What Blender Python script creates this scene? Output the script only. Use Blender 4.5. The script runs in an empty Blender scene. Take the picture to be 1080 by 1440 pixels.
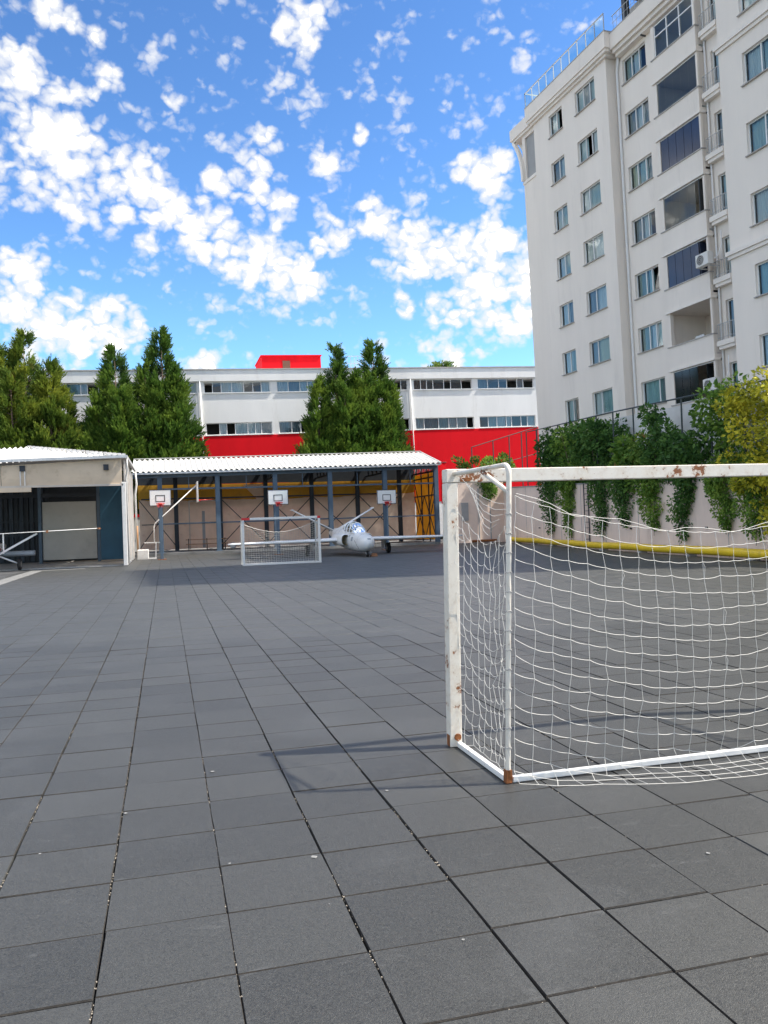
import bpy, bmesh, math, random
import numpy as np
from mathutils import Vector, Matrix
random.seed(7)
RNG = np.random.default_rng(11)
scene = bpy.context.scene
COL = scene.collection
R = math.radians

# ------------------------------------------------------------------ camera
CAM_POS = Vector((0.2937, -3.1142, 1.6313))
AX_R = Vector((0.96629284, -0.2550725, -0.03487366))
AX_U = Vector((0.03027738, -0.02192502, 0.99930104))
AX_F = Vector((0.25565882, 0.96667332, 0.01346306))
cam_data = bpy.data.cameras.new('camera')
cam = bpy.data.objects.new('camera', cam_data)
COL.objects.link(cam)
cam.matrix_world = Matrix(((AX_R.x, AX_U.x, -AX_F.x, CAM_POS.x), (AX_R.y, AX_U.y, -AX_F.y, CAM_POS.y),
                           (AX_R.z, AX_U.z, -AX_F.z, CAM_POS.z), (0, 0, 0, 1)))
cam_data.sensor_fit = 'VERTICAL'
cam_data.sensor_height = 36.0
cam_data.lens = 36.0 * 1165.2 / 1440.0
cam_data.clip_start = 0.05
cam_data.clip_end = 2000
scene.camera = cam

# ------------------------------------------------------------------ sky, sun, exposure
SUN_DIR = Vector((0.975 * math.cos(R(55)), -0.22 * math.cos(R(55)), math.sin(R(55)))).normalized()
SKY_STRENGTH = 0.10
CLOUD_LEVEL = 44.0         # cloud core radiance before background strength, raised past sunlit to fill the shade
world = bpy.data.worlds.new('World')
scene.world = world
world.use_nodes = True
wn, wl = world.node_tree.nodes, world.node_tree.links
for n_ in list(wn):
    wn.remove(n_)
w_out = wn.new('ShaderNodeOutputWorld')
w_bg = wn.new('ShaderNodeBackground')
w_bg.inputs['Strength'].default_value = SKY_STRENGTH
wl.new(w_bg.outputs[0], w_out.inputs['Surface'])
sky = wn.new('ShaderNodeTexSky')
sky.sky_type = 'NISHITA'
sky.sun_disc = False
sky.sun_elevation = R(55)
sky.sun_rotation = math.atan2(SUN_DIR.x, SUN_DIR.y)
sky.altitude = 100
sky.air_density = 1.0
sky.dust_density = 0.25
sky.ozone_density = 4.0

# deepen the clear blue a little, as a clear afternoon reads in a photograph
gm = wn.new('ShaderNodeGamma'); wl.new(sky.outputs[0], gm.inputs['Color']); gm.inputs['Gamma'].default_value = 1.45
sk = wn.new('ShaderNodeVectorMath'); sk.operation = 'MULTIPLY'; wl.new(gm.outputs[0], sk.inputs[0]); sk.inputs[1].default_value = (.525, .575, .545)
SKYC = sk.outputs[0]

def wmath(op, a, b=None, c=None, clamp=False):
    n = wn.new('ShaderNodeMath'); n.operation = op; n.use_clamp = clamp
    for k, v in enumerate((a, b, c)):
        if v is None:
            continue
        if hasattr(v, 'is_output'):
            wl.new(v, n.inputs[k])
        else:
            n.inputs[k].default_value = v
    return n.outputs[0]

tc = wn.new('ShaderNodeTexCoord')
DIRV = tc.outputs['Generated']
# gentle warp so the cloud banks get ragged outlines
nw = wn.new('ShaderNodeTexNoise'); nw.inputs['Scale'].default_value = 14; nw.inputs['Detail'].default_value = 3
wl.new(DIRV, nw.inputs['Vector'])
vs = wn.new('ShaderNodeVectorMath'); vs.operation = 'SUBTRACT'; wl.new(nw.outputs['Color'], vs.inputs[0]); vs.inputs[1].default_value = (.5, .5, .5)
vsc = wn.new('ShaderNodeVectorMath'); vsc.operation = 'SCALE'; wl.new(vs.outputs[0], vsc.inputs[0]); vsc.inputs['Scale'].default_value = 0.024
vw = wn.new('ShaderNodeVectorMath'); vw.operation = 'ADD'; wl.new(DIRV, vw.inputs[0]); wl.new(vsc.outputs[0], vw.inputs[1])
WARP = vw.outputs[0]
nw2 = wn.new('ShaderNodeTexNoise'); nw2.inputs['Scale'].default_value = 60; nw2.inputs['Detail'].default_value = 4
wl.new(DIRV, nw2.inputs['Vector'])
vs2 = wn.new('ShaderNodeVectorMath'); vs2.operation = 'SUBTRACT'; wl.new(nw2.outputs['Color'], vs2.inputs[0]); vs2.inputs[1].default_value = (.5, .5, .5)
vsc2 = wn.new('ShaderNodeVectorMath'); vsc2.operation = 'SCALE'; wl.new(vs2.outputs[0], vsc2.inputs[0]); vsc2.inputs['Scale'].default_value = 0.016
vw2 = wn.new('ShaderNodeVectorMath'); vw2.operation = 'ADD'; wl.new(DIRV, vw2.inputs[0]); wl.new(vsc2.outputs[0], vw2.inputs[1])
WARP2 = vw2.outputs[0]
BANKS = [(-0.132, 0.881, 0.455, 0.0429), (-0.102, 0.898, 0.427, 0.0498), (-0.08, 0.918, 0.389, 0.0601), (-0.126, 0.916, 0.381, 0.0472), (-0.05, 0.929, 0.366, 0.0498), (-0.016, 0.923, 0.385, 0.0386), (0.005, 0.937, 0.349, 0.036), (0.037, 0.94, 0.338, 0.0326), (0.07, 0.944, 0.324, 0.0343), (0.101, 0.947, 0.304, 0.0395), (0.14, 0.946, 0.291, 0.0378), (0.168, 0.946, 0.276, 0.0223), (0.132, 0.956, 0.261, 0.024), (-0.015, 0.95, 0.313, 0.0206), (0.101, 0.916, 0.387, 0.0309), (0.118, 0.899, 0.422, 0.0206), (0.134, 0.924, 0.359, 0.0223), (0.084, 0.922, 0.379, 0.0223), (0.111, 0.927, 0.359, 0.0206), (0.063, 0.92, 0.386, 0.0154), (0.023, 0.889, 0.457, 0.0137), (-0.041, 0.883, 0.467, 0.0154), (0.146, 0.845, 0.515, 0.0343), (0.163, 0.834, 0.527, 0.0189), (-0.094, 0.854, 0.511, 0.0172), (-0.075, 0.859, 0.506, 0.0137), (-0.05, 0.865, 0.499, 0.012), (0.251, 0.906, 0.341, 0.0292), (0.284, 0.906, 0.312, 0.0446), (0.331, 0.89, 0.313, 0.036), (0.372, 0.876, 0.307, 0.0378), (0.401, 0.872, 0.28, 0.036), (0.366, 0.897, 0.249, 0.0481), (0.327, 0.913, 0.243, 0.0309), (0.401, 0.887, 0.231, 0.036), (0.197, 0.924, 0.328, 0.0275), (0.235, 0.903, 0.359, 0.0189), (0.361, 0.85, 0.383, 0.0275), (0.331, 0.859, 0.39, 0.0154), (0.219, 0.876, 0.43, 0.012), (0.278, 0.928, 0.25, 0.0172), (-0.148, 0.952, 0.269, 0.0412), (-0.14, 0.96, 0.241, 0.0472), (-0.094, 0.968, 0.232, 0.0395), (-0.053, 0.973, 0.227, 0.0395), (-0.113, 0.972, 0.205, 0.0429), (-0.026, 0.974, 0.224, 0.0223), (-0.152, 0.944, 0.293, 0.0172), (0.052, 0.98, 0.192, 0.0223), (0.321, 0.928, 0.189, 0.0292), (0.377, 0.794, 0.477, 0.0137), (0.182, 0.898, 0.401, 0.0206)]
field = None
for bx_, by_, bz_, br_ in BANKS:
    dn = wn.new('ShaderNodeVectorMath'); dn.operation = 'DISTANCE'
    wl.new(WARP, dn.inputs[0]); dn.inputs[1].default_value = (bx_, by_, bz_)
    e = wmath('MULTIPLY_ADD', dn.outputs['Value'], -1.75 / br_, 2.0)
    field = e if field is None else wmath('MAXIMUM', field, e)
# denser banks added over the unseen sky to lift the ambient light
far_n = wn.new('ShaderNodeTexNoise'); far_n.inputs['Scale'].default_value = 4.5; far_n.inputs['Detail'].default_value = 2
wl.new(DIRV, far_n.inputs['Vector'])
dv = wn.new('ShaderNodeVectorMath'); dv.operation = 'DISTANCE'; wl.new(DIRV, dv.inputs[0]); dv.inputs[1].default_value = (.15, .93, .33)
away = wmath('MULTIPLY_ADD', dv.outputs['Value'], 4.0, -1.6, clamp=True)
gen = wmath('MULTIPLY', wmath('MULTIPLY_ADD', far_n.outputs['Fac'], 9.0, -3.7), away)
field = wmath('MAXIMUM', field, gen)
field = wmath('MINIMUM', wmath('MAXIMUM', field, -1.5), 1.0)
# puffs: rounded cells at two sizes plus finer fractal noise, flattened a little
sq = wn.new('ShaderNodeVectorMath'); sq.operation = 'MULTIPLY'; wl.new(WARP2, sq.inputs[0]); sq.inputs[1].default_value = (1, 1, 1.3)
def cells(scale, smooth):
    vo = wn.new('ShaderNodeTexVoronoi'); vo.feature = 'SMOOTH_F1'; vo.inputs['Scale'].default_value = scale; vo.inputs['Smoothness'].default_value = smooth
    wl.new(sq.outputs[0], vo.inputs['Vector'])
    return vo.outputs['Distance']
def fractal(scale, detail, rough):
    nf = wn.new('ShaderNodeTexNoise'); nf.inputs['Scale'].default_value = scale; nf.inputs['Detail'].default_value = detail; nf.inputs['Roughness'].default_value = rough
    wl.new(sq.outputs[0], nf.inputs['Vector'])
    return nf.outputs['Fac']
d1 = cells(48, .12); d2 = cells(100, .12)
puff = wmath('MULTIPLY_ADD', wmath('MULTIPLY', d1, d1), -.85, .30)
puff = wmath('ADD', puff, wmath('MULTIPLY_ADD', wmath('MULTIPLY', d2, d2), -.60, .20))
puff = wmath('ADD', puff, wmath('MULTIPLY_ADD', fractal(26, 7, .55), 2.3, -1.15))
dens = wmath('ADD', wmath('MULTIPLY', field, 0.72), puff)
veil = wmath('MULTIPLY_ADD', dens, 1.0, -0.16, clamp=True)
mr = wn.new('ShaderNodeMapRange'); mr.interpolation_type = 'SMOOTHSTEP'; wl.new(veil, mr.inputs['Value']); mr.inputs['From Max'].default_value = .78
core = wmath('MULTIPLY_ADD', dens, 1.35, -1.08, clamp=True)
core = wmath('MULTIPLY', core, core)
cc = wn.new('ShaderNodeMix'); cc.data_type = 'RGBA'
wl.new(core, cc.inputs['Factor'])
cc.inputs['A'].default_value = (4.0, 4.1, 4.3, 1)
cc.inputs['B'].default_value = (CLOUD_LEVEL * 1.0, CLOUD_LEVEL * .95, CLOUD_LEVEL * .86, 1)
cm = wn.new('ShaderNodeMix'); cm.data_type = 'RGBA'
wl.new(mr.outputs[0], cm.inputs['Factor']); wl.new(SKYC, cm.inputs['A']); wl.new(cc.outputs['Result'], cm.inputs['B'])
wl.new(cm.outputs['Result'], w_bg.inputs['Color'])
world.cycles.sampling_method = 'MANUAL'
world.cycles.sample_map_resolution = 512

sun_d = bpy.data.lights.new('sun', 'SUN')
sun_d.energy = 3.9
sun_d.angle = R(1.2)
sun_d.color = (1.0, 0.935, 0.84)
sun = bpy.data.objects.new('sun', sun_d); COL.objects.link(sun)
sun.rotation_euler = SUN_DIR.to_track_quat('Z', 'Y').to_euler()
vsx = scene.view_settings
vsx.view_transform = 'Standard'; vsx.look = 'None'; vsx.exposure = 1.23; vsx.gamma = 1.0
vsx.use_curve_mapping = False
scene.cycles.max_bounces = 8
scene.cycles.transparent_max_bounces = 16
scene.cycles.use_denoising = True

# ------------------------------------------------------------------ materials
MATS = {}
def nodemat(name):
    m = bpy.data.materials.new(name); m.use_nodes = True
    nt = m.node_tree
    return m, nt, nt.nodes['Principled BSDF']

def nd(nt, kind, **kw):
    n = nt.nodes.new(kind)
    for k, v in kw.items():
        if k in n.inputs:
            n.inputs[k].default_value = v
        else:
            setattr(n, k, v)
    return n

def coords(nt, space='Object'):
    if space == 'World':
        return nt.nodes.new('ShaderNodeNewGeometry').outputs['Position']
    return nt.nodes.new('ShaderNodeTexCoord').outputs['Object']

def M(name, col, rough=.6, var=.18, scale=3.0, bump=.15, bscale=60., metallic=0., spec=.4, space='Object', stain=None, stain_amt=.5, stretch=None):
    """plain procedural material: broad colour variation, fine grain bump, optional stain colour"""
    if name in MATS:
        return MATS[name]
    m, nt, b = nodemat(name)
    co = coords(nt, space)
    if stretch:
        mp = nd(nt, 'ShaderNodeMapping'); mp.inputs['Scale'].default_value = stretch
        nt.links.new(co, mp.inputs['Vector']); cs = mp.outputs[0]
    else:
        cs = co
    n1 = nd(nt, 'ShaderNodeTexNoise', Scale=scale, Detail=6.0, Roughness=.62)
    nt.links.new(cs, n1.inputs['Vector'])
    mix = nd(nt, 'ShaderNodeMix', data_type='RGBA')
    rmp = nd(nt, 'ShaderNodeMapRange'); rmp.inputs['From Min'].default_value = .3; rmp.inputs['From Max'].default_value = .7
    nt.links.new(n1.outputs['Fac'], rmp.inputs['Value']); nt.links.new(rmp.outputs[0], mix.inputs['Factor'])
    mix.inputs['A'].default_value = (*[c * (1 - var) for c in col], 1)
    mix.inputs['B'].default_value = (*[min(1, c * (1 + var * .7)) for c in col], 1)
    out = mix.outputs['Result']
    if stain:
        n3 = nd(nt, 'ShaderNodeTexNoise', Scale=scale * 2.3, Detail=8.0, Roughness=.7)
        nt.links.new(cs, n3.inputs['Vector'])
        r3 = nd(nt, 'ShaderNodeMapRange'); r3.inputs['From Min'].default_value = .56; r3.inputs['From Max'].default_value = .72
        r3.inputs['To Max'].default_value = stain_amt
        nt.links.new(n3.outputs['Fac'], r3.inputs['Value'])
        mx = nd(nt, 'ShaderNodeMix', data_type='RGBA'); nt.links.new(r3.outputs[0], mx.inputs['Factor'])
        nt.links.new(out, mx.inputs['A']); mx.inputs['B'].default_value = (*stain, 1)
        out = mx.outputs['Result']
    nt.links.new(out, b.inputs['Base Color'])
    b.inputs['Roughness'].default_value = rough
    b.inputs['Metallic'].default_value = metallic
    b.inputs['Specular IOR Level'].default_value = spec
    if bump:
        n2 = nd(nt, 'ShaderNodeTexNoise', Scale=bscale, Detail=4.0)
        nt.links.new(co, n2.inputs['Vector'])
        bp = nd(nt, 'ShaderNodeBump', Strength=bump, Distance=.01)
        nt.links.new(n2.outputs['Fac'], bp.inputs['Height']); nt.links.new(bp.outputs[0], b.inputs['Normal'])
    MATS[name] = m
    return m

def see_through(name, amt):
    """thin sheet: lets part of the light through"""
    m = MATS[name]; nt = m.node_tree; b = nt.nodes['Principled BSDF']
    tl = nd(nt, 'ShaderNodeBsdfTranslucent'); nt.links.new(b.inputs['Base Color'].links[0].from_socket, tl.inputs['Color'])
    mx = nd(nt, 'ShaderNodeMixShader'); mx.inputs[0].default_value = amt
    nt.links.new(b.outputs[0], mx.inputs[1]); nt.links.new(tl.outputs[0], mx.inputs[2]); nt.links.new(mx.outputs[0], nt.nodes['Material Output'].inputs['Surface'])

def glass(name, tint, refl=.1, rough=.02):
    if name in MATS:
        return MATS[name]
    m = bpy.data.materials.new(name); m.use_nodes = True
    nt = m.node_tree
    for n in list(nt.nodes):
        nt.nodes.remove(n)
    o = nd(nt, 'ShaderNodeOutputMaterial')
    tr = nd(nt, 'ShaderNodeBsdfTransparent'); tr.inputs[0].default_value = (*tint, 1)
    gl = nd(nt, 'ShaderNodeBsdfGlossy', Roughness=rough); gl.inputs['Color'].default_value = (.9, .95, 1, 1)
    fr = nd(nt, 'ShaderNodeFresnel', IOR=1.5)
    ad = nd(nt, 'ShaderNodeMath', operation='ADD', use_clamp=True); nt.links.new(fr.outputs[0], ad.inputs[0]); ad.inputs[1].default_value = refl
    ns = nd(nt, 'ShaderNodeTexNoise', Scale=1.3, Detail=2.0)
    nt.links.new(coords(nt), ns.inputs['Vector'])
    bp = nd(nt, 'ShaderNodeBump', Strength=.02, Distance=.1); nt.links.new(ns.outputs['Fac'], bp.inputs['Height'])
    nt.links.new(bp.outputs[0], gl.inputs['Normal'])
    mx = nd(nt, 'ShaderNodeMixShader')
    nt.links.new(ad.outputs[0], mx.inputs[0]); nt.links.new(tr.outputs[0], mx.inputs[1]); nt.links.new(gl.outputs[0], mx.inputs[2])
    nt.links.new(mx.outputs[0], o.inputs['Surface'])
    MATS[name] = m
    return m

def rust_paint(name, paint, amt=.62, scale=7.0):
    """old white gloss paint that has flaked to rust in patches and specks"""
    m, nt, b = nodemat(name)
    co = coords(nt)
    n1 = nd(nt, 'ShaderNodeTexNoise', Scale=scale, Detail=9.0, Roughness=.72); nt.links.new(co, n1.inputs['Vector'])
    n2 = nd(nt, 'ShaderNodeTexNoise', Scale=scale * 6, Detail=5.0, Roughness=.6); nt.links.new(co, n2.inputs['Vector'])
    big = nd(nt, 'ShaderNodeTexNoise', Scale=1.7, Detail=2.0); nt.links.new(co, big.inputs['Vector'])
    r0 = nd(nt, 'ShaderNodeMath', operation='MULTIPLY_ADD'); nt.links.new(big.outputs['Fac'], r0.inputs[0]); r0.inputs[1].default_value = .35; r0.inputs[2].default_value = -.17
    sm = nd(nt, 'ShaderNodeMath', operation='ADD'); nt.links.new(n1.outputs['Fac'], sm.inputs[0]); nt.links.new(r0.outputs[0], sm.inputs[1])
    r1 = nd(nt, 'ShaderNodeMapRange'); r1.inputs['From Min'].default_value = amt; r1.inputs['From Max'].default_value = amt + .03
    nt.links.new(sm.outputs[0], r1.inputs['Value'])
    r2 = nd(nt, 'ShaderNodeMapRange'); r2.inputs['From Min'].default_value = .69; r2.inputs['From Max'].default_value = .73
    nt.links.new(n2.outputs['Fac'], r2.inputs['Value'])
    mxm = nd(nt, 'ShaderNodeMath', operation='MAXIMUM'); nt.links.new(r1.outputs[0], mxm.inputs[0]); nt.links.new(r2.outputs[0], mxm.inputs[1])
    halo = nd(nt, 'ShaderNodeMapRange'); halo.inputs['From Min'].default_value = amt - .12; halo.inputs['From Max'].default_value = amt + .02; halo.inputs['To Max'].default_value = .5
    nt.links.new(sm.outputs[0], halo.inputs['Value'])
    c0 = nd(nt, 'ShaderNodeMix', data_type='RGBA'); nt.links.new(halo.outputs[0], c0.inputs['Factor'])
    c0.inputs['A'].default_value = (*paint, 1); c0.inputs['B'].default_value = (.55, .44, .33, 1)
    rc = nd(nt, 'ShaderNodeMix', data_type='RGBA'); nt.links.new(n2.outputs['Fac'], rc.inputs['Factor'])
    rc.inputs['A'].default_value = (.10, .035, .015, 1); rc.inputs['B'].default_value = (.38, .15, .06, 1)
    c1 = nd(nt, 'ShaderNodeMix', data_type='RGBA'); nt.links.new(mxm.outputs[0], c1.inputs['Factor'])
    nt.links.new(c0.outputs['Result'], c1.inputs['A']); nt.links.new(rc.outputs['Result'], c1.inputs['B'])
    nt.links.new(c1.outputs['Result'], b.inputs['Base Color'])
    rr = nd(nt, 'ShaderNodeMapRange'); rr.inputs['To Min'].default_value = .42; rr.inputs['To Max'].default_value = .85
    nt.links.new(mxm.outputs[0], rr.inputs['Value']); nt.links.new(rr.outputs[0], b.inputs['Roughness'])
    inv = nd(nt, 'ShaderNodeMath', operation='MULTIPLY_ADD'); nt.links.new(mxm.outputs[0], inv.inputs[0]); inv.inputs[1].default_value = -1; inv.inputs[2].default_value = 1
    bp = nd(nt, 'ShaderNodeBump', Strength=.5, Distance=.002); nt.links.new(inv.outputs[0], bp.inputs['Height']); nt.links.new(bp.outputs[0], b.inputs['Normal'])
    MATS[name] = m
    return m

def foliage(name, dark, mid, light, scale=1.2, odd=None, odd_amt=.0, trans=.25):
    """leaf colour varies from clump to clump and from leaf to leaf"""
    m, nt, b = nodemat(name)
    co = coords(nt)
    n1 = nd(nt, 'ShaderNodeTexNoise', Scale=scale, Detail=3.0); nt.links.new(co, n1.inputs['Vector'])
    at = nd(nt, 'ShaderNodeAttribute'); at.attribute_name = 'tint'
    ad = nd(nt, 'ShaderNodeMath', operation='MULTIPLY_ADD'); nt.links.new(at.outputs['Fac'], ad.inputs[0]); ad.inputs[1].default_value = .55
    mm = nd(nt, 'ShaderNodeMath', operation='MULTIPLY_ADD'); nt.links.new(n1.outputs['Fac'], mm.inputs[0]); mm.inputs[1].default_value = 1.3; mm.inputs[2].default_value = -.42
    nt.links.new(mm.outputs[0], ad.inputs[2])
    cr = nd(nt, 'ShaderNodeValToRGB'); nt.links.new(ad.outputs[0], cr.inputs['Fac'])
    e = cr.color_ramp.elements
    e[0].position = .1; e[0].color = (*dark, 1); e[1].position = .95; e[1].color = (*light, 1)
    k = e.new(.5); k.color = (*mid, 1)
    out = cr.outputs['Color']
    if odd:
        n2 = nd(nt, 'ShaderNodeTexNoise', Scale=scale * .8, Detail=2.0)
        ofs = nd(nt, 'ShaderNodeMapping'); ofs.inputs['Location'].default_value = (31, 7, 3)
        nt.links.new(co, ofs.inputs['Vector']); nt.links.new(ofs.outputs[0], n2.inputs['Vector'])
        r2 = nd(nt, 'ShaderNodeMapRange'); r2.inputs['From Min'].default_value = .60 - odd_amt; r2.inputs['From Max'].default_value = .72 - odd_amt; r2.inputs['To Max'].default_value = .8
        nt.links.new(n2.outputs['Fac'], r2.inputs['Value'])
        mx = nd(nt, 'ShaderNodeMix', data_type='RGBA'); nt.links.new(r2.outputs[0], mx.inputs['Factor'])
        nt.links.new(out, mx.inputs['A']); mx.inputs['B'].default_value = (*odd, 1)
        out = mx.outputs['Result']
    nt.links.new(out, b.inputs['Base Color'])
    b.inputs['Roughness'].default_value = .6
    b.inputs['Specular IOR Level'].default_value = .25
    tl = nd(nt, 'ShaderNodeBsdfTranslucent'); nt.links.new(out, tl.inputs['Color'])
    mx = nd(nt, 'ShaderNodeMixShader'); mx.inputs[0].default_value = trans
    nt.links.new(b.outputs[0], mx.inputs[1]); nt.links.new(tl.outputs[0], mx.inputs[2])
    nt.links.new(mx.outputs[0], nt.nodes['Material Output'].inputs['Surface'])
    MATS[name] = m
    return m

def tile_material():
    """charcoal crumb-rubber: speckle, broad dust marks, slight shade from tile to tile"""
    m, nt, b = nodemat('rubber_tile')
    pos = coords(nt, 'World')
    oi = nd(nt, 'ShaderNodeObjectInfo')
    sp = nd(nt, 'ShaderNodeTexNoise', Scale=260.0, Detail=3.0); nt.links.new(pos, sp.inputs['Vector'])
    sp2 = nd(nt, 'ShaderNodeTexNoise', Scale=58.0, Detail=3.0, Roughness=.6, Distortion=2.2); nt.links.new(pos, sp2.inputs['Vector'])
    du = nd(nt, 'ShaderNodeTexNoise', Scale=.9, Detail=8.0, Roughness=.65, Distortion=.6); nt.links.new(pos, du.inputs['Vector'])
    at = nd(nt, 'ShaderNodeAttribute'); at.attribute_name = 'tint'
    a = nd(nt, 'ShaderNodeMath', operation='MULTIPLY_ADD'); nt.links.new(sp.outputs['Fac'], a.inputs[0]); a.inputs[1].default_value = .7; a.inputs[2].default_value = -.88
    a1 = nd(nt, 'ShaderNodeMath', operation='MULTIPLY_ADD'); nt.links.new(sp2.outputs['Fac'], a1.inputs[0]); a1.inputs[1].default_value = 2.1; nt.links.new(a.outputs[0], a1.inputs[2])
    c = nd(nt, 'ShaderNodeMath', operation='MULTIPLY_ADD'); nt.links.new(oi.outputs['Random'], c.inputs[0]); c.inputs[1].default_value = .30; nt.links.new(a1.outputs[0], c.inputs[2])
    c1 = nd(nt, 'ShaderNodeMath', operation='MULTIPLY_ADD'); nt.links.new(at.outputs['Fac'], c1.inputs[0]); c1.inputs[1].default_value = .22; nt.links.new(c.outputs[0], c1.inputs[2])
    col = nd(nt, 'ShaderNodeMix', data_type='RGBA'); c1.use_clamp = True; nt.links.new(c1.outputs[0], col.inputs['Factor'])
    col.inputs['A'].default_value = (.0064, .0066, .0060, 1); col.inputs['B'].default_value = (.0475, .0480, .0445, 1)
    r = nd(nt, 'ShaderNodeMapRange'); r.inputs['From Min'].default_value = .5; r.inputs['From Max'].default_value = .8; r.inputs['To Max'].default_value = .55
    nt.links.new(du.outputs['Fac'], r.inputs['Value'])
    dm = nd(nt, 'ShaderNodeMix', data_type='RGBA'); nt.links.new(r.outputs[0], dm.inputs['Factor'])
    nt.links.new(col.outputs['Result'], dm.inputs['A']); dm.inputs['B'].default_value = (.066, .068, .068, 1)
    # sparse pale scuffs
    smp = nd(nt, 'ShaderNodeMapping'); smp.inputs['Scale'].default_value = (.55, 1.6, 1); nt.links.new(pos, smp.inputs['Vector'])
    sc = nd(nt, 'ShaderNodeTexNoise', Scale=5.0, Detail=10.0, Roughness=.75, Distortion=.8); nt.links.new(smp.outputs[0], sc.inputs['Vector'])
    rs = nd(nt, 'ShaderNodeMapRange'); rs.inputs['From Min'].default_value = .60; rs.inputs['From Max'].default_value = .76; rs.inputs['To Max'].default_value = .55
    nt.links.new(sc.outputs['Fac'], rs.inputs['Value'])
    d2 = nd(nt, 'ShaderNodeMix', data_type='RGBA'); nt.links.new(rs.outputs[0], d2.inputs['Factor'])
    nt.links.new(dm.outputs['Result'], d2.inputs['A']); d2.inputs['B'].default_value = (.125, .127, .126, 1)
    nt.links.new(d2.outputs['Result'], b.inputs['Base Color'])
    b.inputs['Roughness'].default_value = .46
    b.inputs['Specular IOR Level'].default_value = .5
    b.inputs['Sheen Weight'].default_value = .035
    b.inputs['Sheen Roughness'].default_value = .45
    b.inputs['Sheen Tint'].default_value = (.92, .95, 1, 1)
    bp = nd(nt, 'ShaderNodeBump', Strength=.6, Distance=.004); nt.links.new(sp.outputs['Fac'], bp.inputs['Height'])
    bp2 = nd(nt, 'ShaderNodeBump', Strength=.45, Distance=.007); nt.links.new(sp2.outputs['Fac'], bp2.inputs['Height']); nt.links.new(bp.outputs[0], bp2.inputs['Normal'])
    nt.links.new(bp2.outputs[0], b.inputs['Normal'])
    MATS['rubber_tile'] = m
    return m

# ------------------------------------------------------------------ mesh helpers
class MB:
    def __init__(self):
        self.v = []; self.f = []
    def add(self, vs, fs):
        n = len(self.v)
        self.v += [tuple(p) for p in vs]
        self.f += [tuple(i + n for i in q) for q in fs]
        return self
    def quad(self, a, b, c, d):
        return self.add((a, b, c, d), ((0, 1, 2, 3),))
    def box(self, x0, x1, y0, y1, z0, z1):
        return self.add([(x0, y0, z0), (x1, y0, z0), (x1, y1, z0), (x0, y1, z0), (x0, y0, z1), (x1, y0, z1), (x1, y1, z1), (x0, y1, z1)],
                        [(0, 3, 2, 1), (4, 5, 6, 7), (0, 1, 5, 4), (1, 2, 6, 5), (2, 3, 7, 6), (3, 0, 4, 7)])
    def bar(self, p, q, w, h, up=(0, 0, 1)):
        """rectangular bar from p to q, w across, h along up"""
        p = Vector(p); q = Vector(q); t = (q - p).normalized(); up = Vector(up)
        if abs(t.dot(up)) > .98:
            up = Vector((0, 1, 0))
        s = t.cross(up).normalized(); u = s.cross(t).normalized()
        s *= w / 2; u *= h / 2
        vs = [p - s - u, p + s - u, p + s + u, p - s + u, q - s - u, q + s - u, q + s + u, q - s + u]
        return self.add(vs, [(0, 1, 2, 3), (7, 6, 5, 4), (0, 4, 5, 1), (1, 5, 6, 2), (2, 6, 7, 3), (3, 7, 4, 0)])
    def tube(self, pts, r, n=8, caps=True):
        pts = [Vector(p) for p in pts]
        rs = r if isinstance(r, (list, tuple)) else [r] * len(pts)
        rings = []; prev = None
        for i, p in enumerate(pts):
            t = (pts[min(i + 1, len(pts) - 1)] - pts[max(i - 1, 0)]).normalized()
            if prev is None:
                a = Vector((0, 0, 1)) if abs(t.z) < .9 else Vector((1, 0, 0))
                s = t.cross(a).normalized()
            else:
                s = (prev - t * prev.dot(t)).normalized()
            prev = s; u = t.cross(s)
            rings.append([p + (s * math.cos(2 * math.pi * k / n) + u * math.sin(2 * math.pi * k / n)) * rs[i] for k in range(n)])
        return self.loft(rings, caps)
    def loft(self, rings, caps=True):
        n = len(rings[0]); vs = [p for rg in rings for p in rg]; fs = []
        for i in range(len(rings) - 1):
            for k in range(n):
                a = i * n + k; b = i * n + (k + 1) % n
                fs.append((a, b, b + n, a + n))
        if caps:
            fs.append(tuple(range(n - 1, -1, -1)))
            fs.append(tuple(range((len(rings) - 1) * n, len(rings) * n)))
        return self.add(vs, fs)
    def disc(self, c, axis, r0, r1, n=20):
        """wheel-like solid: cylinder along axis, total width r1"""
        c = Vector(c); a = Vector(axis).normalized()
        return self.tube([c - a * r1 / 2, c - a * r1 * .45, c + a * r1 * .45, c + a * r1 / 2], [r0 * .9, r0, r0, r0 * .9], n)
    def build(self, name, mat, parent=None, smooth=False):
        me = bpy.data.meshes.new(name)
        me.from_pydata(self.v, [], self.f)
        me.materials.append(MATS[mat] if isinstance(mat, str) else mat)
        if smooth:
            me.polygons.foreach_set('use_smooth', [True] * len(me.polygons))
        me.update()
        o = bpy.data.objects.new(name, me); COL.objects.link(o)
        if parent is not None:
            o.parent = parent
        return o

def recalc(o):
    bm = bmesh.new(); bm.from_mesh(o.data)
    bmesh.ops.recalc_face_normals(bm, faces=bm.faces); bm.to_mesh(o.data); bm.free()
    return o

def bevel(o, w, seg=2):
    m = o.modifiers.new('bevel', 'BEVEL'); m.width = w; m.segments = seg; m.limit_method = 'ANGLE'
    return o

def empty(name, loc=(0, 0, 0), rot=(0, 0, 0)):
    o = bpy.data.objects.new(name, None); COL.objects.link(o)
    o.location = loc; o.rotation_euler = rot; o.empty_display_size = .3
    return o

def tag(o, label=None, cat=None, group=None, kind=None):
    for k, v in (('label', label), ('category', cat), ('group', group), ('kind', kind)):
        if v:
            o[k] = v
    return o

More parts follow.
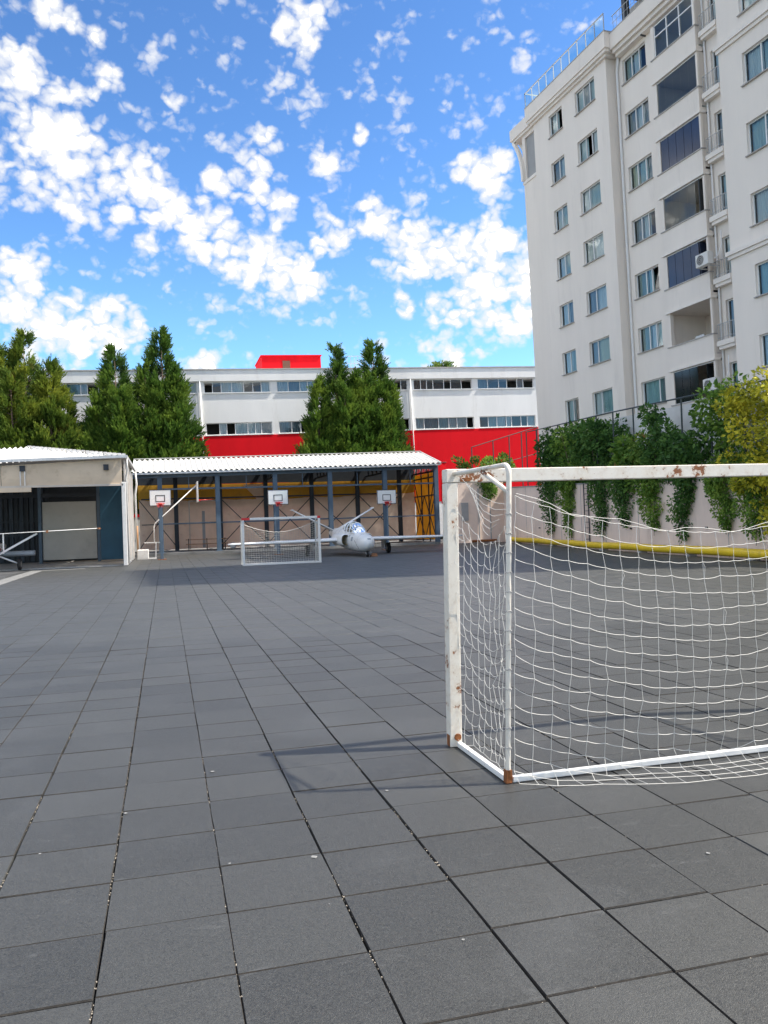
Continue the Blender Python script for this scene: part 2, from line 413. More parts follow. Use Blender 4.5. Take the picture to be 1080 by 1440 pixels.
def raw_mesh(name, verts, quads, mat, parent=None, tint=None):
    """fast mesh from numpy arrays of quads"""
    me = bpy.data.meshes.new(name)
    nv, nq = len(verts), len(quads)
    me.vertices.add(nv); me.vertices.foreach_set('co', np.asarray(verts, np.float32).ravel())
    me.loops.add(nq * 4); me.loops.foreach_set('vertex_index', np.asarray(quads, np.int32).ravel())
    me.polygons.add(nq); me.polygons.foreach_set('loop_start', np.arange(0, nq * 4, 4, dtype=np.int32))
    if tint is not None:
        a = me.attributes.new('tint', 'FLOAT', 'POINT'); a.data.foreach_set('value', np.asarray(tint, np.float32))
    me.materials.append(MATS[mat] if isinstance(mat, str) else mat)
    me.polygons.foreach_set('use_smooth', [False] * nq)
    me.update(calc_edges=True); me.validate()
    o = bpy.data.objects.new(name, me); COL.objects.link(o)
    if parent is not None:
        o.parent = parent
    return o

def unit(a):
    return a / np.maximum(np.linalg.norm(a, axis=-1, keepdims=True), 1e-9)

def blades(base, axis, length, width, tint, curl=.0):
    """diamond leaf blades: base point, direction, length, width -> verts, quads, tint"""
    n = len(base)
    axis = unit(axis)
    rnd = unit(RNG.normal(size=(n, 3)))
    side = unit(np.cross(axis, rnd))
    nor = np.cross(axis, side)
    L = np.asarray(length).reshape(-1, 1); Wd = np.asarray(width).reshape(-1, 1)
    v = np.empty((n, 4, 3))
    v[:, 0] = base
    v[:, 1] = base + axis * L * .45 + side * Wd * .5 + nor * L * curl
    v[:, 2] = base + axis * L
    v[:, 3] = base + axis * L * .45 - side * Wd * .5 + nor * L * curl
    q = np.arange(n * 4).reshape(n, 4)
    return v.reshape(-1, 3), q, np.repeat(tint, 4)

def curve_y(pts, y):
    for (x0, y0), (x1, y1) in zip(pts[:-1], pts[1:]):
        if min(y0, y1) <= y <= max(y0, y1):
            return x0 + (x1 - x0) * (y - y0) / (y1 - y0)
    return pts[0][0] if abs(y - pts[0][1]) < abs(y - pts[-1][1]) else pts[-1][0]

# ------------------------------------------------------------------ named materials
tile_material()
M('asphalt', (.055, .057, .06), .85, .35, .6, .4, 90, space='World', stain=(.1, .098, .094), stain_amt=.5)
M('slab_grey', (.20, .20, .195), .9, .3, .8, .2, 60, space='World', stain=(.1, .1, .1))
M('concrete', (.36, .35, .33), .85, .25, 1.2, .25, 80, space='World', stain=(.18, .17, .16))
M('pale_strip', (.17, .17, .165), .8, .3, 2.0, .2, 80, space='World', stain=(.12, .12, .12), stain_amt=.8)
M('stucco', (.81, .742, .668), .9, .06, .5, .25, 45, stain=(.63, .575, .52), stain_amt=.5, stretch=(1, 1, .16))
M('stucco_trim', (.83, .77, .70), .85, .07, .8, .15, 50, stain=(.46, .43, .4), stain_amt=.4)
M('sill_stone', (.42, .40, .38), .7, .15, 2, .1)
M('panel_grey', (.36, .36, .36), .8, .1, 1.5, .1)
M('school_white', (.80, .795, .775), .85, .07, .35, .15, 30, stain=(.60, .57, .53), stain_amt=.55, stretch=(1, 1, .2))
M('school_red', (.74, .008, .016), .8, .08, .5, .12, 30, spec=.12, stain=(.50, .012, .018), stain_amt=.6, stretch=(1, 1, .25))
M('roof_brown', (.075, .058, .048), .7, .2, 2, .05)
M('white_frame', (.78, .78, .77), .4, .05, 2, 0)
M('dark_frame', (.05, .055, .06), .4, .1, 2, 0)
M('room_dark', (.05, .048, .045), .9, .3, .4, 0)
M('room_mid', (.30, .29, .27), .9, .2, .5, 0)
for nm_, c_ in (('curtain_white', (.72, .74, .74)), ('curtain_teal', (.46, .60, .62)), ('curtain_cream', (.62, .60, .45)), ('curtain_grey', (.34, .37, .39)), ('curtain_sage', (.40, .47, .44))):
    M(nm_, c_, .9, .12, 5, .6, 9, stretch=(1, 1, .08))
M('curtain_brown', (.16, .08, .055), .9, .2, 4, 0)
glass('pane_glass', (.80, .90, .90), .02)
glass('school_glass', (.68, .78, .82), .03)
glass('clear_glass', (.82, .88, .88), .0)
glass('rail_glass', (.70, .88, .88), .02)
M('blue_panel_glass', (.022, .035, .075), .08, .25, .8, 0, spec=.6)
M('black_panel_glass', (.012, .016, .022), .08, .25, .8, 0, spec=.6)
M('galv', (.55, .56, .57), .45, .15, 4, .05, metallic=.4)
M('rail_metal', (.50, .51, .51), .45, .1, 4, 0, metallic=.3)
M('ac_white', (.70, .69, .66), .5, .08, 3, 0)
M('ac_dark', (.09, .09, .09), .6, .1, 3, 0)
M('roof_sheet', (.60, .59, .565), .55, .08, .8, .04, 20, stain=(.42, .40, .37), stain_amt=.5, stretch=(.4, 2.0, 1))
M('steel_blue', (.085, .13, .185), .5, .18, 1.5, .06, 30, stain=(.05, .07, .09))
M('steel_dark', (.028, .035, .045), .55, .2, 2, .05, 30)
M('fence_green', (.045, .06, .06), .5, .2, 3, .05)
M('ochre_panel', (.66, .40, .055), .8, .15, .8, .1, 20, stain=(.30, .19, .05), stain_amt=.5)
M('tarp_beige', (.90, .73, .585), .8, .12, .9, .5, 3.0, stain=(.64, .47, .36), stain_amt=.6)
M('tarp_fascia', (.66, .53, .39), .8, .14, .7, .8, 2.2, stain=(.42, .31, .20), stain_amt=.6)
see_through('ochre_panel', .45); see_through('tarp_beige', .5)
M('tile_edge', (.034, .030, .026), .9, .5, 40, .3, 200, space='World', stain=(.02, .02, .02), stain_amt=.9)
M('beige_board', (.58, .51, .44), .7, .1, 1, .1)
M('wood_bench', (.42, .22, .10), .6, .25, 6, .1, stretch=(.3, 4, 4))
M('panel_white', (.46, .45, .42), .8, .08, 1, .15, 8, stain=(.3, .29, .27), stain_amt=.4)
M('panel_navy', (.05, .065, .085), .6, .2, 1, .05)
M('panel_blue', (.035, .12, .20), .55, .15, 1, .08, 8)
M('retaining_wall', (.88, .70, .59), .9, .13, .45, .3, 25, stain=(.56, .43, .36), stain_amt=.6, stretch=(1, 1, .3))
M('white_wall', (.68, .67, .65), .9, .1, .5, .2, 25, stain=(.45, .43, .4))
M('pipe_yellow', (.90, .60, .025), .4, .12, 1.2, .1, 14, stain=(.40, .26, .06), stain_amt=.6)
rust_paint('goal_paint', (.73, .675, .585), .628, 10.0)
rust_paint('goal_paint_bar', (.74, .685, .60), .565, 8.0)
rust_paint('goal_paint_clean', (.76, .745, .71), .74, 5.0)
M('rust', (.27, .095, .03), .9, .5, 16, .5, 90, stain=(.08, .03, .015), stain_amt=.9)
M('net_cord', (.66, .64, .59), .8, .1, 8, 0)
M('plane_white', (.78, .79, .79), .32, .06, .9, .03, 12, stain=(.58, .57, .55), stain_amt=.5)
M('plane_grey', (.30, .34, .38), .5, .15, 2, .05)
M('plane_mark', (.03, .03, .035), .5, .1, 3, 0)
M('tyre', (.018, .018, .019), .8, .2, 9, .1)
M('hub', (.42, .42, .42), .4, .1, 6, 0, metallic=.5)
M('intake_dark', (.02, .018, .015), .8, .3, 3, 0)
M('intake_brass', (.30, .24, .13), .5, .3, 5, .05)
M('chock', (.25, .12, .06), .8, .3, 9, .1)
glass('canopy_glass', (.62, .70, .74), .06)
M('seat_dark', (.03, .03, .032), .8, .2, 3, 0)
M('board_white', (.80, .80, .79), .5, .05, 2, 0)
M('board_black', (.025, .025, .027), .6, .1, 2, 0)
M('hoop_red', (.62, .03, .03), .45, .12, 3, 0)
M('pole_white', (.72, .70, .67), .5, .1, 3, .05, stain=(.45, .36, .28), stain_amt=.5)
M('bark', (.10, .07, .05), .9, .3, 6, .5, 20)
M('vine_stem', (.20, .15, .11), .9, .3, 6, .5, 20)
M('soil', (.07, .055, .04), .95, .3, 2, .5, 20)
M('grit', (.42, .37, .30), .9, .4, 60, 0, space='World')
M('litter', (.20, .20, .195), .8, .2, 30, 0)
foliage('cypress', (.020, .050, .010), (.072, .148, .022), (.23, .32, .045), .45, trans=.3)
foliage('cypress_bronze', (.024, .055, .012), (.11, .175, .024), (.34, .37, .05), .45, odd=(.30, .15, .04), odd_amt=-.03, trans=.3)
foliage('ivy_dark', (.018, .055, .014), (.065, .155, .032), (.17, .30, .06), 1.4)
foliage('ivy_mid', (.035, .095, .016), (.14, .26, .04), (.36, .48, .08), 1.4)
foliage('shrub_flower', (.030, .08, .018), (.11, .22, .036), (.30, .40, .08), 1.6, odd=(.60, .20, .10), odd_amt=-.02)
foliage('shrub_yellow', (.13, .16, .018), (.46, .44, .035), (.85, .72, .07), 1.3)
foliage('palm_green', (.04, .09, .016), (.11, .18, .03), (.24, .30, .06), 1.0)

# ------------------------------------------------------------------ the ground
WALL = [(24.0, 52.6), (22.63, 42.9), (20.85, 32.8), (19.9, 24.67), (19.25, 19.3), (18.4, 10.0), (17.8, 2.0)]
def wall_x(y):
    return curve_y(WALL, y)

mb = MB()
S = 600
mb.quad((-S, -S, -.046), (S, -S, -.046), (S, S, -.046), (-S, S, -.046))
tag(mb.build('ground', 'asphalt'), kind='structure')

court = tag(empty('court_floor'), kind='structure')
TX, TY = .4945, .4940          # tile size; the joints along the court gape wider than those across it
def tile_shape(name, seed):
    rr = random.Random(seed)
    hx, hy = TX / 2, TY / 2
    per = []
    for sx, sy, mx, my in ((-1, -1, 0, -1), (1, -1, 1, 0), (1, 1, 0, 1), (-1, 1, -1, 0)):
        per.append((sx * (hx - .001), sy * (hy - .001)))
        per.append((mx * hx + (rr.uniform(-.0022, .0012) if mx else rr.uniform(-.05, .05)), my * hy + (rr.uniform(-.0022, .0012) if my else rr.uniform(-.05, .05))))
    n = 8
    vs = [(x * .988, y * .988, rr.uniform(-.0004, .0004)) for x, y in per] + [(x, y, -.006) for x, y in per] + [(x, y, -.042) for x, y in per]
    fs = [tuple(range(n))]
    for lv in (0, 1):
        for k in range(n):
            a, b = lv * n + k, lv * n + (k + 1) % n
            fs.append((a, a + n, b + n, b))
    m_ = MB().add(vs, fs)
    me = bpy.data.meshes.new(name); me.from_pydata(m_.v, [], m_.f); me.materials.append(MATS['rubber_tile']); me.materials.append(MATS['tile_edge']); me.polygons.foreach_set('material_index', [0] + [1] * 8 + [0] * 8); me.update()
    bm = bmesh.new(); bm.from_mesh(me); bmesh.ops.recalc_face_normals(bm, faces=bm.faces); bm.to_mesh(me); bm.free()
    return me
TILE_MESHES = [tile_shape('tile', s) for s in range(8)]

def in_court(x, y):
    if x > wall_x(y) - .55 or y > 53.6 or (x < -1.3 and y > 38.6) or (x < -5.9 and y > 20):
        return False
    return True

def in_view(x, y, margin=60):
    d = Vector((x, y, 0)) - CAM_POS
    z = d.dot(AX_F)
    if z < .5:
        return None
    u = 540 + 1165.2 * d.dot(AX_R) / z; v = 720 - 1165.2 * d.dot(AX_U) / z
    return z if (-margin < u < 1080 + margin and v < 1440 + margin) else None

tiles = []
for i in range(-26, 46):
    cx = i * .5 + .25
    jx = random.uniform(-.0022, .0022); drift = random.uniform(-.018, .018)
    for j in range(-14, 108):
        cy = j * .5 + .25 + drift + random.uniform(-.0012, .0012)
        if not in_court(cx, cy):
            continue
        tiles.append((cx + jx + random.uniform(-.0016, .0016), cy, random.uniform(-.0022, .0022), random.gauss(0, .0025), random.gauss(0, .0025), random.gauss(0, .0032), random.random()))
seen = sorted(((in_view(t[0], t[1]), k) for k, t in enumerate(tiles) if in_view(t[0], t[1])), key=lambda q: q[0])
near = set(k for _, k in seen[:300])
for n_, k in enumerate(sorted(near)):
    x, y, z, rx, ry, rz, tn = tiles[k]
    o = bpy.data.objects.new('tile', TILE_MESHES[int(tn * 8) % 8]); COL.objects.link(o)
    o.parent = court; o.location = (x, y, z); o.rotation_euler = (rx, ry, rz + (math.pi if tn > .5 else 0))
# everything farther away: the same tiles joined
V, Q, T = [], [], []
hx, hy = TX / 2, TY / 2
cor = np.array([(-hx, -hy), (hx, -hy), (hx, hy), (-hx, hy)])
for k, (x, y, z, rx, ry, rz, tn) in enumerate(tiles):
    if k in near:
        continue
    b0 = len(V)
    for sc_, dz in ((.984, 0.), (1., -.007), (1., -.042)):
        for (px_, py_) in cor:
            V.append((x + px_ * sc_ - py_ * rz, y + py_ * sc_ + px_ * rz, z + dz + px_ * ry * -1 + py_ * rx)); T.append(tn)
    Q.append((b0, b0 + 1, b0 + 2, b0 + 3))
    for lv in (0, 4):
        for c in range(4):
            a, b = b0 + lv + c, b0 + lv + (c + 1) % 4
            Q.append((a, a + 4, b + 4, b))
tag(raw_mesh('far_tiles', V, Q, 'rubber_tile', court, T), kind='stuff')

# sand and pale grit caught in the open joints, a few flakes of litter on top
def crumbs(name, pts, mat, flat=1.0):
    V, Q = [], []
    for (x, y, z, s) in pts:
        b0 = len(V); a = random.uniform(0, 6.28)
        for dz in (0, s * .8 * flat):
            for k in range(4):
                ang = a + k * 1.571; r_ = s * random.uniform(.45, .75)
                V.append((x + math.cos(ang) * r_, y + math.sin(ang) * r_, z + dz))
        Q += [(b0 + 3, b0 + 2, b0 + 1, b0), (b0 + 4, b0 + 5, b0 + 6, b0 + 7)]
        for k in range(4):
            Q.append((b0 + k, b0 + (k + 1) % 4, b0 + 4 + (k + 1) % 4, b0 + 4 + k))
    return raw_mesh(name, V, Q, mat, court)
pts = []
for i in range(-6, 12):
    y = -2.5
    dense = {0: .8, 1: .9, 2: .75, 3: .5, -1: .8, 4: .25, 5: .35}.get(i, .3)
    while y < 9:
        run = random.uniform(.1, .8)
        if random.random() < dense:
            for _ in range(int(run * (34 if y < 3 else 14))):
                pts.append((i * .5 + random.uniform(-.0045, .0045), y + random.uniform(0, run), random.uniform(-.014, -.004), random.uniform(.003, .0065)))
        y += run
for j in (-2, -1, 0, 1):
    for _ in range(70):
        pts.append((random.uniform(-2, 4), j * .5 + random.uniform(-.02, .02), -.008, random.uniform(.003, .005)))
tag(crumbs('joint_grit', pts, 'grit'), kind='stuff')
fl = [(random.uniform(-3, 4.5), random.uniform(-.8, 9), .0026, random.uniform(.004, .014)) for _ in range(26)]
fl += [(.95, .95, .0026, .03), (.02, 1.95, .0026, .02), (1.55, 1.8, .0026, .02), (.55, 2.6, .0026, .024), (2.75, .35, .0026, .02)]
tag(crumbs('litter_flakes', fl, 'litter', .12), kind='stuff')

# pale edging where the court meets the hangar apron
mb = MB()
mb.quad((-5.80, 24, .006), (-5.10, 24, .006), (-5.15, 37.3, .006), (-5.70, 37.9, .006))
mb.quad((-5.69, 37.9, .0062), (-5.14, 37.3, .0062), (-3.35, 37.4, .0062), (-3.35, 37.9, .0062))
tag(mb.build('pavement', 'pale_strip'), kind='structure')
mb = MB(); mb.box(-14, -1.75, 40.2, 52, -.04, .03); tag(mb.build('hangar_slab_pavement', 'concrete'), kind='structure')
mb = MB(); mb.box(-1.6, 19.6, 54.1, 63.5, -.04, .14); tag(mb.build('shed_slab_pavement', 'slab_grey'), kind='structure')

# ------------------------------------------------------------------ walls with real openings
def facade(mb, x0, x1, z0, z1, y, holes, depth):
    """wall sheet facing -y with rectangular openings and reveals of the given depth"""
    xs = sorted(set([x0, x1] + [v for h in holes for v in h[:2] if x0 < v < x1]))
    zs = sorted(set([z0, z1] + [v for h in holes for v in h[2:4] if z0 < v < z1]))
    def hole(x, z):
        return any(h[0] < x < h[1] and h[2] < z < h[3] for h in holes)
    for a, b in zip(xs[:-1], xs[1:]):
        run = None
        for c, d in list(zip(zs[:-1], zs[1:])) + [(None, None)]:
            solid = c is not None and not hole((a + b) / 2, (c + d) / 2)
            if solid and run is None:
                run = [c, d]
            elif solid:
                run[1] = d
            elif run:
                mb.quad((a, y, run[0]), (b, y, run[0]), (b, y, run[1]), (a, y, run[1])); run = None
    for hx0, hx1, hz0, hz1 in [h[:4] for h in holes]:
        yb = y + depth
        mb.quad((hx0, y, hz0), (hx0, yb, hz0), (hx0, yb, hz1), (hx0, y, hz1))
        mb.quad((hx1, yb, hz0), (hx1, y, hz0), (hx1, y, hz1), (hx1, yb, hz1))
        mb.quad((hx0, y, hz1), (hx0, yb, hz1), (hx1, yb, hz1), (hx1, y, hz1))
        mb.quad((hx0, yb, hz0), (hx0, y, hz0), (hx1, y, hz0), (hx1, yb, hz0))

def window(parent, x0, x1, z0, z1, y, cuts, curtains, gl='pane_glass', fw=.055, frame='white_frame', sill=True, tilt=None):
    """frame with mullions at the given fractions; a pane in each light, a curtain or nothing behind it.
    y is the plane of the frame; curtains: one entry per light (material, or None for a bare dark light)"""
    f = MB()
    d0, d1 = y, y + .06
    f.box(x0, x1, d0, d1, z0, z0 + fw); f.box(x0, x1, d0, d1, z1 - fw, z1)
    f.box(x0, x0 + fw, d0 + .001, d1 - .001, z0 + fw, z1 - fw); f.box(x1 - fw, x1, d0 + .001, d1 - .001, z0 + fw, z1 - fw)
    edges = [x0] + [x0 + c * (x1 - x0) for c in cuts] + [x1]
    for e in edges[1:-1]:
        f.box(e - fw * .5, e + fw * .5, d0 + .001, d1 - .001, z0 + fw, z1 - fw)
    fo = f.build('window', frame, parent)
    for k in range(len(edges) - 1):
        a = edges[k] + fw * (1 if k == 0 else .5); b = edges[k + 1] - fw * (1 if k == len(edges) - 2 else .5)
        c = curtains[k % len(curtains)]
        if c != 'open':
            p = MB()
            if tilt == k:     # sash tipped inwards at the top
                p.quad((a, y + .03, z0 + fw), (b, y + .03, z0 + fw), (b, y + .22, z1 - fw), (a, y + .22, z1 - fw))
            else:
                p.quad((a, y + .03, z0 + fw), (b, y + .03, z0 + fw), (b, y + .03, z1 - fw), (a, y + .03, z1 - fw))
            p.build('pane', gl, fo)
        if c and c != 'open':
            cu = MB(); n = max(4, int((b - a) / .05)); yy = y + .16
            for i in range(n):
                xa = a - .02 + (b - a + .04) * i / n; xb = a - .02 + (b - a + .04) * (i + 1) / n
                ya = yy + .03 * math.sin(i * 1.9 + x0); yb = yy + .03 * math.sin((i + 1) * 1.9 + x0)
                cu.quad((xa, ya, z0 + .01), (xb, yb, z0 + .01), (xb, yb, z1), (xa, ya, z1))
            cu.build('curtain', c, fo)
    if sill:
        s = MB(); s.box(x0 - .06, x1 + .06, y - .22, y + .02, z0 - .045, z0 - .002); s.build('sill', 'sill_stone', fo)
    return fo

# ------------------------------------------------------------------ school building
school = empty('school_building', (0, 70, 0), (0, -.0225, 0))
tag(school, 'long white school block with red ground storey and two strips of windows', 'building')
ZR, Z1t, Z1b, Z2t, Z2b, ZRED = 15.36, 14.30, 13.34, 10.72, 9.66, 9.58
SX0, SX1 = -34.0, 48.0
mods = [4.2 + 6.33 * k for k in range(-6, 7)]
holes = []
for x in mods:
    holes += [(x, x + 5.75, Z1b, Z1t), (x, x + 5.75, Z2b, Z2t)]
mb = MB(); facade(mb, SX0, SX1, ZRED, ZR - 1.02, 0, holes, .22); mb.build('wall', 'school_white', school)
mb = MB(); mb.box(SX0, SX1, -.18, .3, ZR - 1.02, ZR - .06); mb.build('parapet', 'school_white', school)
mb = MB(); mb.box(SX0, SX1, -.24, .36, ZR - .06, ZR + .04); mb.build('coping', 'sill_stone', school)
mb = MB(); mb.box(SX0, SX1, -.05, .3, 2.9, ZRED); mb.build('red_wall', 'school_red', school)
mb = MB(); mb.box(SX0, SX1, -.02, .3, -.2, 2.9); mb.build('base_wall', 'school_white', school)
mb = MB(); mb.box(SX0, SX1, .3, 14, 14.2, ZR - .3); mb.box(SX0, SX0 + .3, .3, 14, -.2, 14.2); mb.box(SX1 - .3, SX1, .3, 14, -.2, 14.2); mb.box(SX0, SX1, 13.7, 14, -.2, 14.2)
mb.build('roof', 'school_white', school)
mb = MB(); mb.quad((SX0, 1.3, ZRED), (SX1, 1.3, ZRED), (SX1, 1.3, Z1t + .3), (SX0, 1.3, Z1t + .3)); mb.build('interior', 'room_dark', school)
mb = MB(); mb.box(SX0, SX1, .24, 1.3, Z2t + .05, Z1b - .1); mb.build('floor_band', 'room_mid', school)
rr = random.Random(5)
choices = ['curtain_white', 'curtain_teal', 'curtain_white', 'curtain_grey', 'curtain_teal', None, 'open', 'curtain_white']
for x in mods:
    for (zb, zt, lv) in ((Z1b, Z1t, 1), (Z2b, Z2t, 0)):
        w = [rr.uniform(.6, 1.5) for _ in range(rr.choice((6, 7, 7)))]
        tot = sum(w); acc = 0; cuts = []
        for q in w[:-1]:
            acc += q / tot; cuts.append(acc)
        if x > 22 and lv == 1:
            cs = [rr.choice(['curtain_grey', 'curtain_grey', None, 'open', 'curtain_brown']) for _ in w]
        else:
            cs = [rr.choice(choices) for _ in w]
        fo = window(school, x, x + 5.75, zb, zt, .10, cuts, cs, 'school_glass', .06, sill=False)
        s = MB(); s.box(x - .05, x + 5.8, -.09, .09, zb - .06, zb - .003); s.build('sill', 'school_white', fo)
for x in (3.86, 22.86, 41.9):
    mb = MB(); mb.tube([(x, -.13, 3.0), (x, -.13, ZR - 1.0)], .05, 8); mb.build('downpipe', 'school_white', school, True)
    mb = MB(); mb.box(x - .16, x + .16, -.03, 0.02, ZRED + .004, ZR - 1.03); mb.build('pilaster', 'school_white', school)
mb = MB(); mb.box(9.7, 15.2, 3.0, 8, ZR - .3, 17.15); rb = mb.build('roof_house', 'school_red', school)
mb = MB(); mb.box(9.6, 15.3, 2.9, 8.1, 17.15, 17.22); mb.build('roof_cap', 'school_red', rb)
mb = MB(); mb.box(11.6, 12.3, 2.96, 3.0, 15.9, 16.7); mb.build('hatch', 'curtain_brown', rb)
mb = MB(); mb.tube([(4.75, 1.2, ZR - .3), (4.75, 1.2, 16.6)], .035, 6); mb.build('antenna', 'steel_dark', school)
mb = MB()
for x in np.arange(17.6, 20.6, .35):
    mb.tube([(x, 2.5, ZR - .3), (x, 2.5, 17.0)], .02, 5)
mb.bar((17.6, 2.5, 17.0), (20.6, 2.5, 17.0), .05, .05); mb.bar((17.6, 2.5, 16.3), (20.6, 2.5, 16.3), .04, .04)
mb.build('roof_railing', 'rail_metal', school)

# ------------------------------------------------------------------ apartment block (local x runs toward the viewer, -y faces the court)
A0 = Vector((24.63, 45.58, 0.22)); E1 = Vector((0.0819, -0.9966, 0.0073)).normalized(); E3 = Vector((-0.0193, 0.0052, 0.9998))
E2 = E3.cross(E1).normalized(); E3 = E1.cross(E2).normalized()
apt = empty('apartment_building')
apt.matrix_world = Matrix(((E1.x, E2.x, E3.x, A0.x), (E1.y, E2.y, E3.y, A0.y), (E1.z, E2.z, E3.z, A0.z), (0, 0, 0, 1)))
tag(apt, 'tall pale stucco apartment block with balconies at the right of the court', 'building')
ST = 2.975
SILL = [25.1 - ST * k for k in range(8)]
YL, YM, YB, YR, YS = 0.0, .64, .20, -1.5, .40
ZB = -.4
NEAR = 29.0
BAYTOP = 36.5
# wall sheets
hl, hm, hd, hr = [], [], [], []
for k in range(8):
    z = SILL[k]
    hl += [(1.83, 3.35, z, z + 1.36), (4.80, 6.80, z, z + 1.36)]
    hm += [(8.56, 10.56, z - .05, z + 1.30)]
    hd += [(15.22, 15.86, z - .80, z + 1.06)]
    hr += [(19.32, 21.25, z, z + 1.36), (23.6, 25.5, z, z + 1.36)]
# balcony bays: the opening between two parapets
BX0, BX1 = 11.55, 14.78
bal = [(SILL[k] - .40, SILL[k] + 1.27) for k in range(8)]
mb = MB()
facade(mb, 0, 7.95, ZB, 27.2, YL, hl, .20)
mb.quad((7.95, YL, ZB), (7.95, YM, ZB), (7.95, YM, 27.2), (7.95, YL, 27.2))
mb.quad((0, 14, ZB), (0, YL, ZB), (0, YL, 27.2), (0, 14, 27.2))
mb.build('wall', 'stucco', apt)
mb = MB(); facade(mb, 7.95, BX0, ZB, 27.2, YM, hm, .20); mb.build('wall', 'stucco', apt)
mb = MB(); facade(mb, BX1, 18.05, ZB, 27.2, YM, hd, .20); mb.build('wall', 'stucco', apt)
mb = MB(); facade(mb, 18.0, NEAR, ZB, BAYTOP, YR, hr, .20)
mb.quad((18.0, 14, 27.0), (18.0, YR, 27.0), (18.0, YR, BAYTOP), (18.0, 14, BAYTOP))
mb.quad((18.0, YR + 2.2, ZB), (18.0, YR, ZB), (18.0, YR, 27.0), (18.0, YR + 2.2, 27.0))
mb.quad((NEAR, YR, ZB), (NEAR, 14, ZB), (NEAR, 14, BAYTOP), (NEAR, YR, BAYTOP))
mb.quad((18.0, 14, 27.0), (18.0, 14, BAYTOP), (NEAR, 14, BAYTOP), (NEAR, 14, 27.0))
mb.build('bay_wall', 'stucco', apt)
mb = MB(); mb.box(.02, NEAR, 13.7, 14, ZB, 27.1); mb.box(.02, NEAR - .02, .9, 14, 26.9, 27.1); mb.box(18.1, NEAR - .02, -1.4, 13.9, BAYTOP - .6, BAYTOP - .3); mb.build('roof', 'stucco', apt)
# rooms behind the glass
mb = MB()
for k in range(8):
    z = SILL[k]
    for (a, b, y, lo) in ((.3, 7.9, YL + .21, -.3), (8.0, 11.3, YM + .21, -.3), (15.0, 17.9, YM + .21, -1.0), (18.2, NEAR - .2, YR + .21, -.3)):
        mb.quad((a, y + 1.3, z + lo), (b, y + 1.3, z + lo), (b, y + 1.3, z + 1.7), (a, y + 1.3, z + 1.7))
        mb.quad((a, y, z + lo), (b, y, z + lo), (b, y + 1.3, z + lo), (a, y + 1.3, z + lo))
        mb.quad((a, y, z + 1.7), (b, y, z + 1.7), (b, y + 1.3, z + 1.7), (a, y + 1.3, z + 1.7))
mb.build('interior', 'room_dark', apt)
cset = ['curtain_white', 'curtain_teal', 'curtain_sage', 'curtain_grey', 'curtain_teal', 'curtain_white']
LA = [(['curtain_teal', 'open'], [.5]), (['curtain_grey', 'curtain_white'], [.5]), (['curtain_white', 'curtain_teal'], [.5]), (['curtain_white', 'curtain_teal'], [.5]),
      (['curtain_white', 'curtain_grey'], [.52]), (['curtain_white', 'curtain_sage'], [.5]), (['curtain_teal', None], [.5]), (['curtain_white', 'curtain_white'], [.5])]
LB = [(['curtain_teal', 'curtain_grey', 'curtain_teal'], [.36, .68]), (['curtain_teal', 'open', 'curtain_white'], [.36, .66]), (['curtain_white', 'curtain_teal'], [.38]), (['curtain_sage', 'curtain_white'], [.42]),
      (['curtain_grey', 'curtain_white'], [.42]), (['curtain_grey', 'curtain_cream'], [.36]), (['curtain_white', 'curtain_teal'], [.40]), (['curtain_white', 'curtain_teal'], [.40])]
LM = [(['curtain_sage', 'curtain_white', None], [.33, .66]), (['curtain_grey', 'curtain_white', 'curtain_grey'], [.38, .66]), (['curtain_cream', 'curtain_teal', 'curtain_grey'], [.33, .68]), (['curtain_grey', 'curtain_white', None], [.36, .66]),
      (['curtain_sage', 'curtain_teal', None], [.42, .66]), (['curtain_sage', 'curtain_white', 'curtain_teal'], [.42, .70]), (['curtain_teal', 'curtain_grey'], [.70]), (['curtain_teal', 'curtain_grey'], [.70])]
for k in range(8):
    z = SILL[k]
    window(apt, 1.83, 3.35, z, z + 1.36, YL + .12, LA[k][1], LA[k][0])
    window(apt, 4.80, 6.80, z, z + 1.36, YL + .12, LB[k][1], LB[k][0])
    window(apt, 8.56, 10.56, z - .05, z + 1.30, YM + .12, LM[k][1], LM[k][0], tilt=(len(LM[k][1]) if k in (1, 2, 4, 5) else None))
    window(apt, 15.22, 15.86, z - .80, z + 1.06, YM + .12, [], [['curtain_teal', 'curtain_white', 'curtain_grey'][k % 3]], sill=False)
    window(apt, 19.32, 21.25, z, z + 1.36, YR + .12, [.48], [['curtain_white', 'curtain_teal'][k % 2], 'curtain_teal'])
    window(apt, 23.6, 25.5, z, z + 1.36, YR + .12, [.48], ['curtain_white', 'curtain_grey'])
    # French balconies: slab and rail
    if k < 7:
        mb = MB(); mb.box(14.86, 16.0, YM - .34, YM + .02, z - 1.08, z - .84); mb.box(14.92, 15.94, YM - .27, YM + .02, z - 1.24, z - 1.082); ls = mb.build('balconette_slab', 'stucco_trim', apt)
        mb = MB()
        for x in np.linspace(14.92, 15.94, 9):
            mb.tube([(x, YM - .29, z - .84), (x, YM - .29, z - .06)], .011, 5)
        for y in (YM - .17, YM - .05):
            mb.tube([(14.92, y, z - .84), (14.92, y, z - .06)], .011, 5)
        mb.tube([(14.92, YM, z - .05), (14.92, YM - .29, z - .05), (15.94, YM - .29, z - .05), (15.94, YM, z - .05)], .022, 6)
        mb.tube([(14.92, YM, z - .70), (14.92, YM - .29, z - .70), (15.94, YM - .29, z - .70), (15.94, YM, z - .70)], .014, 6)
        mb.build('rail', 'rail_metal', ls)
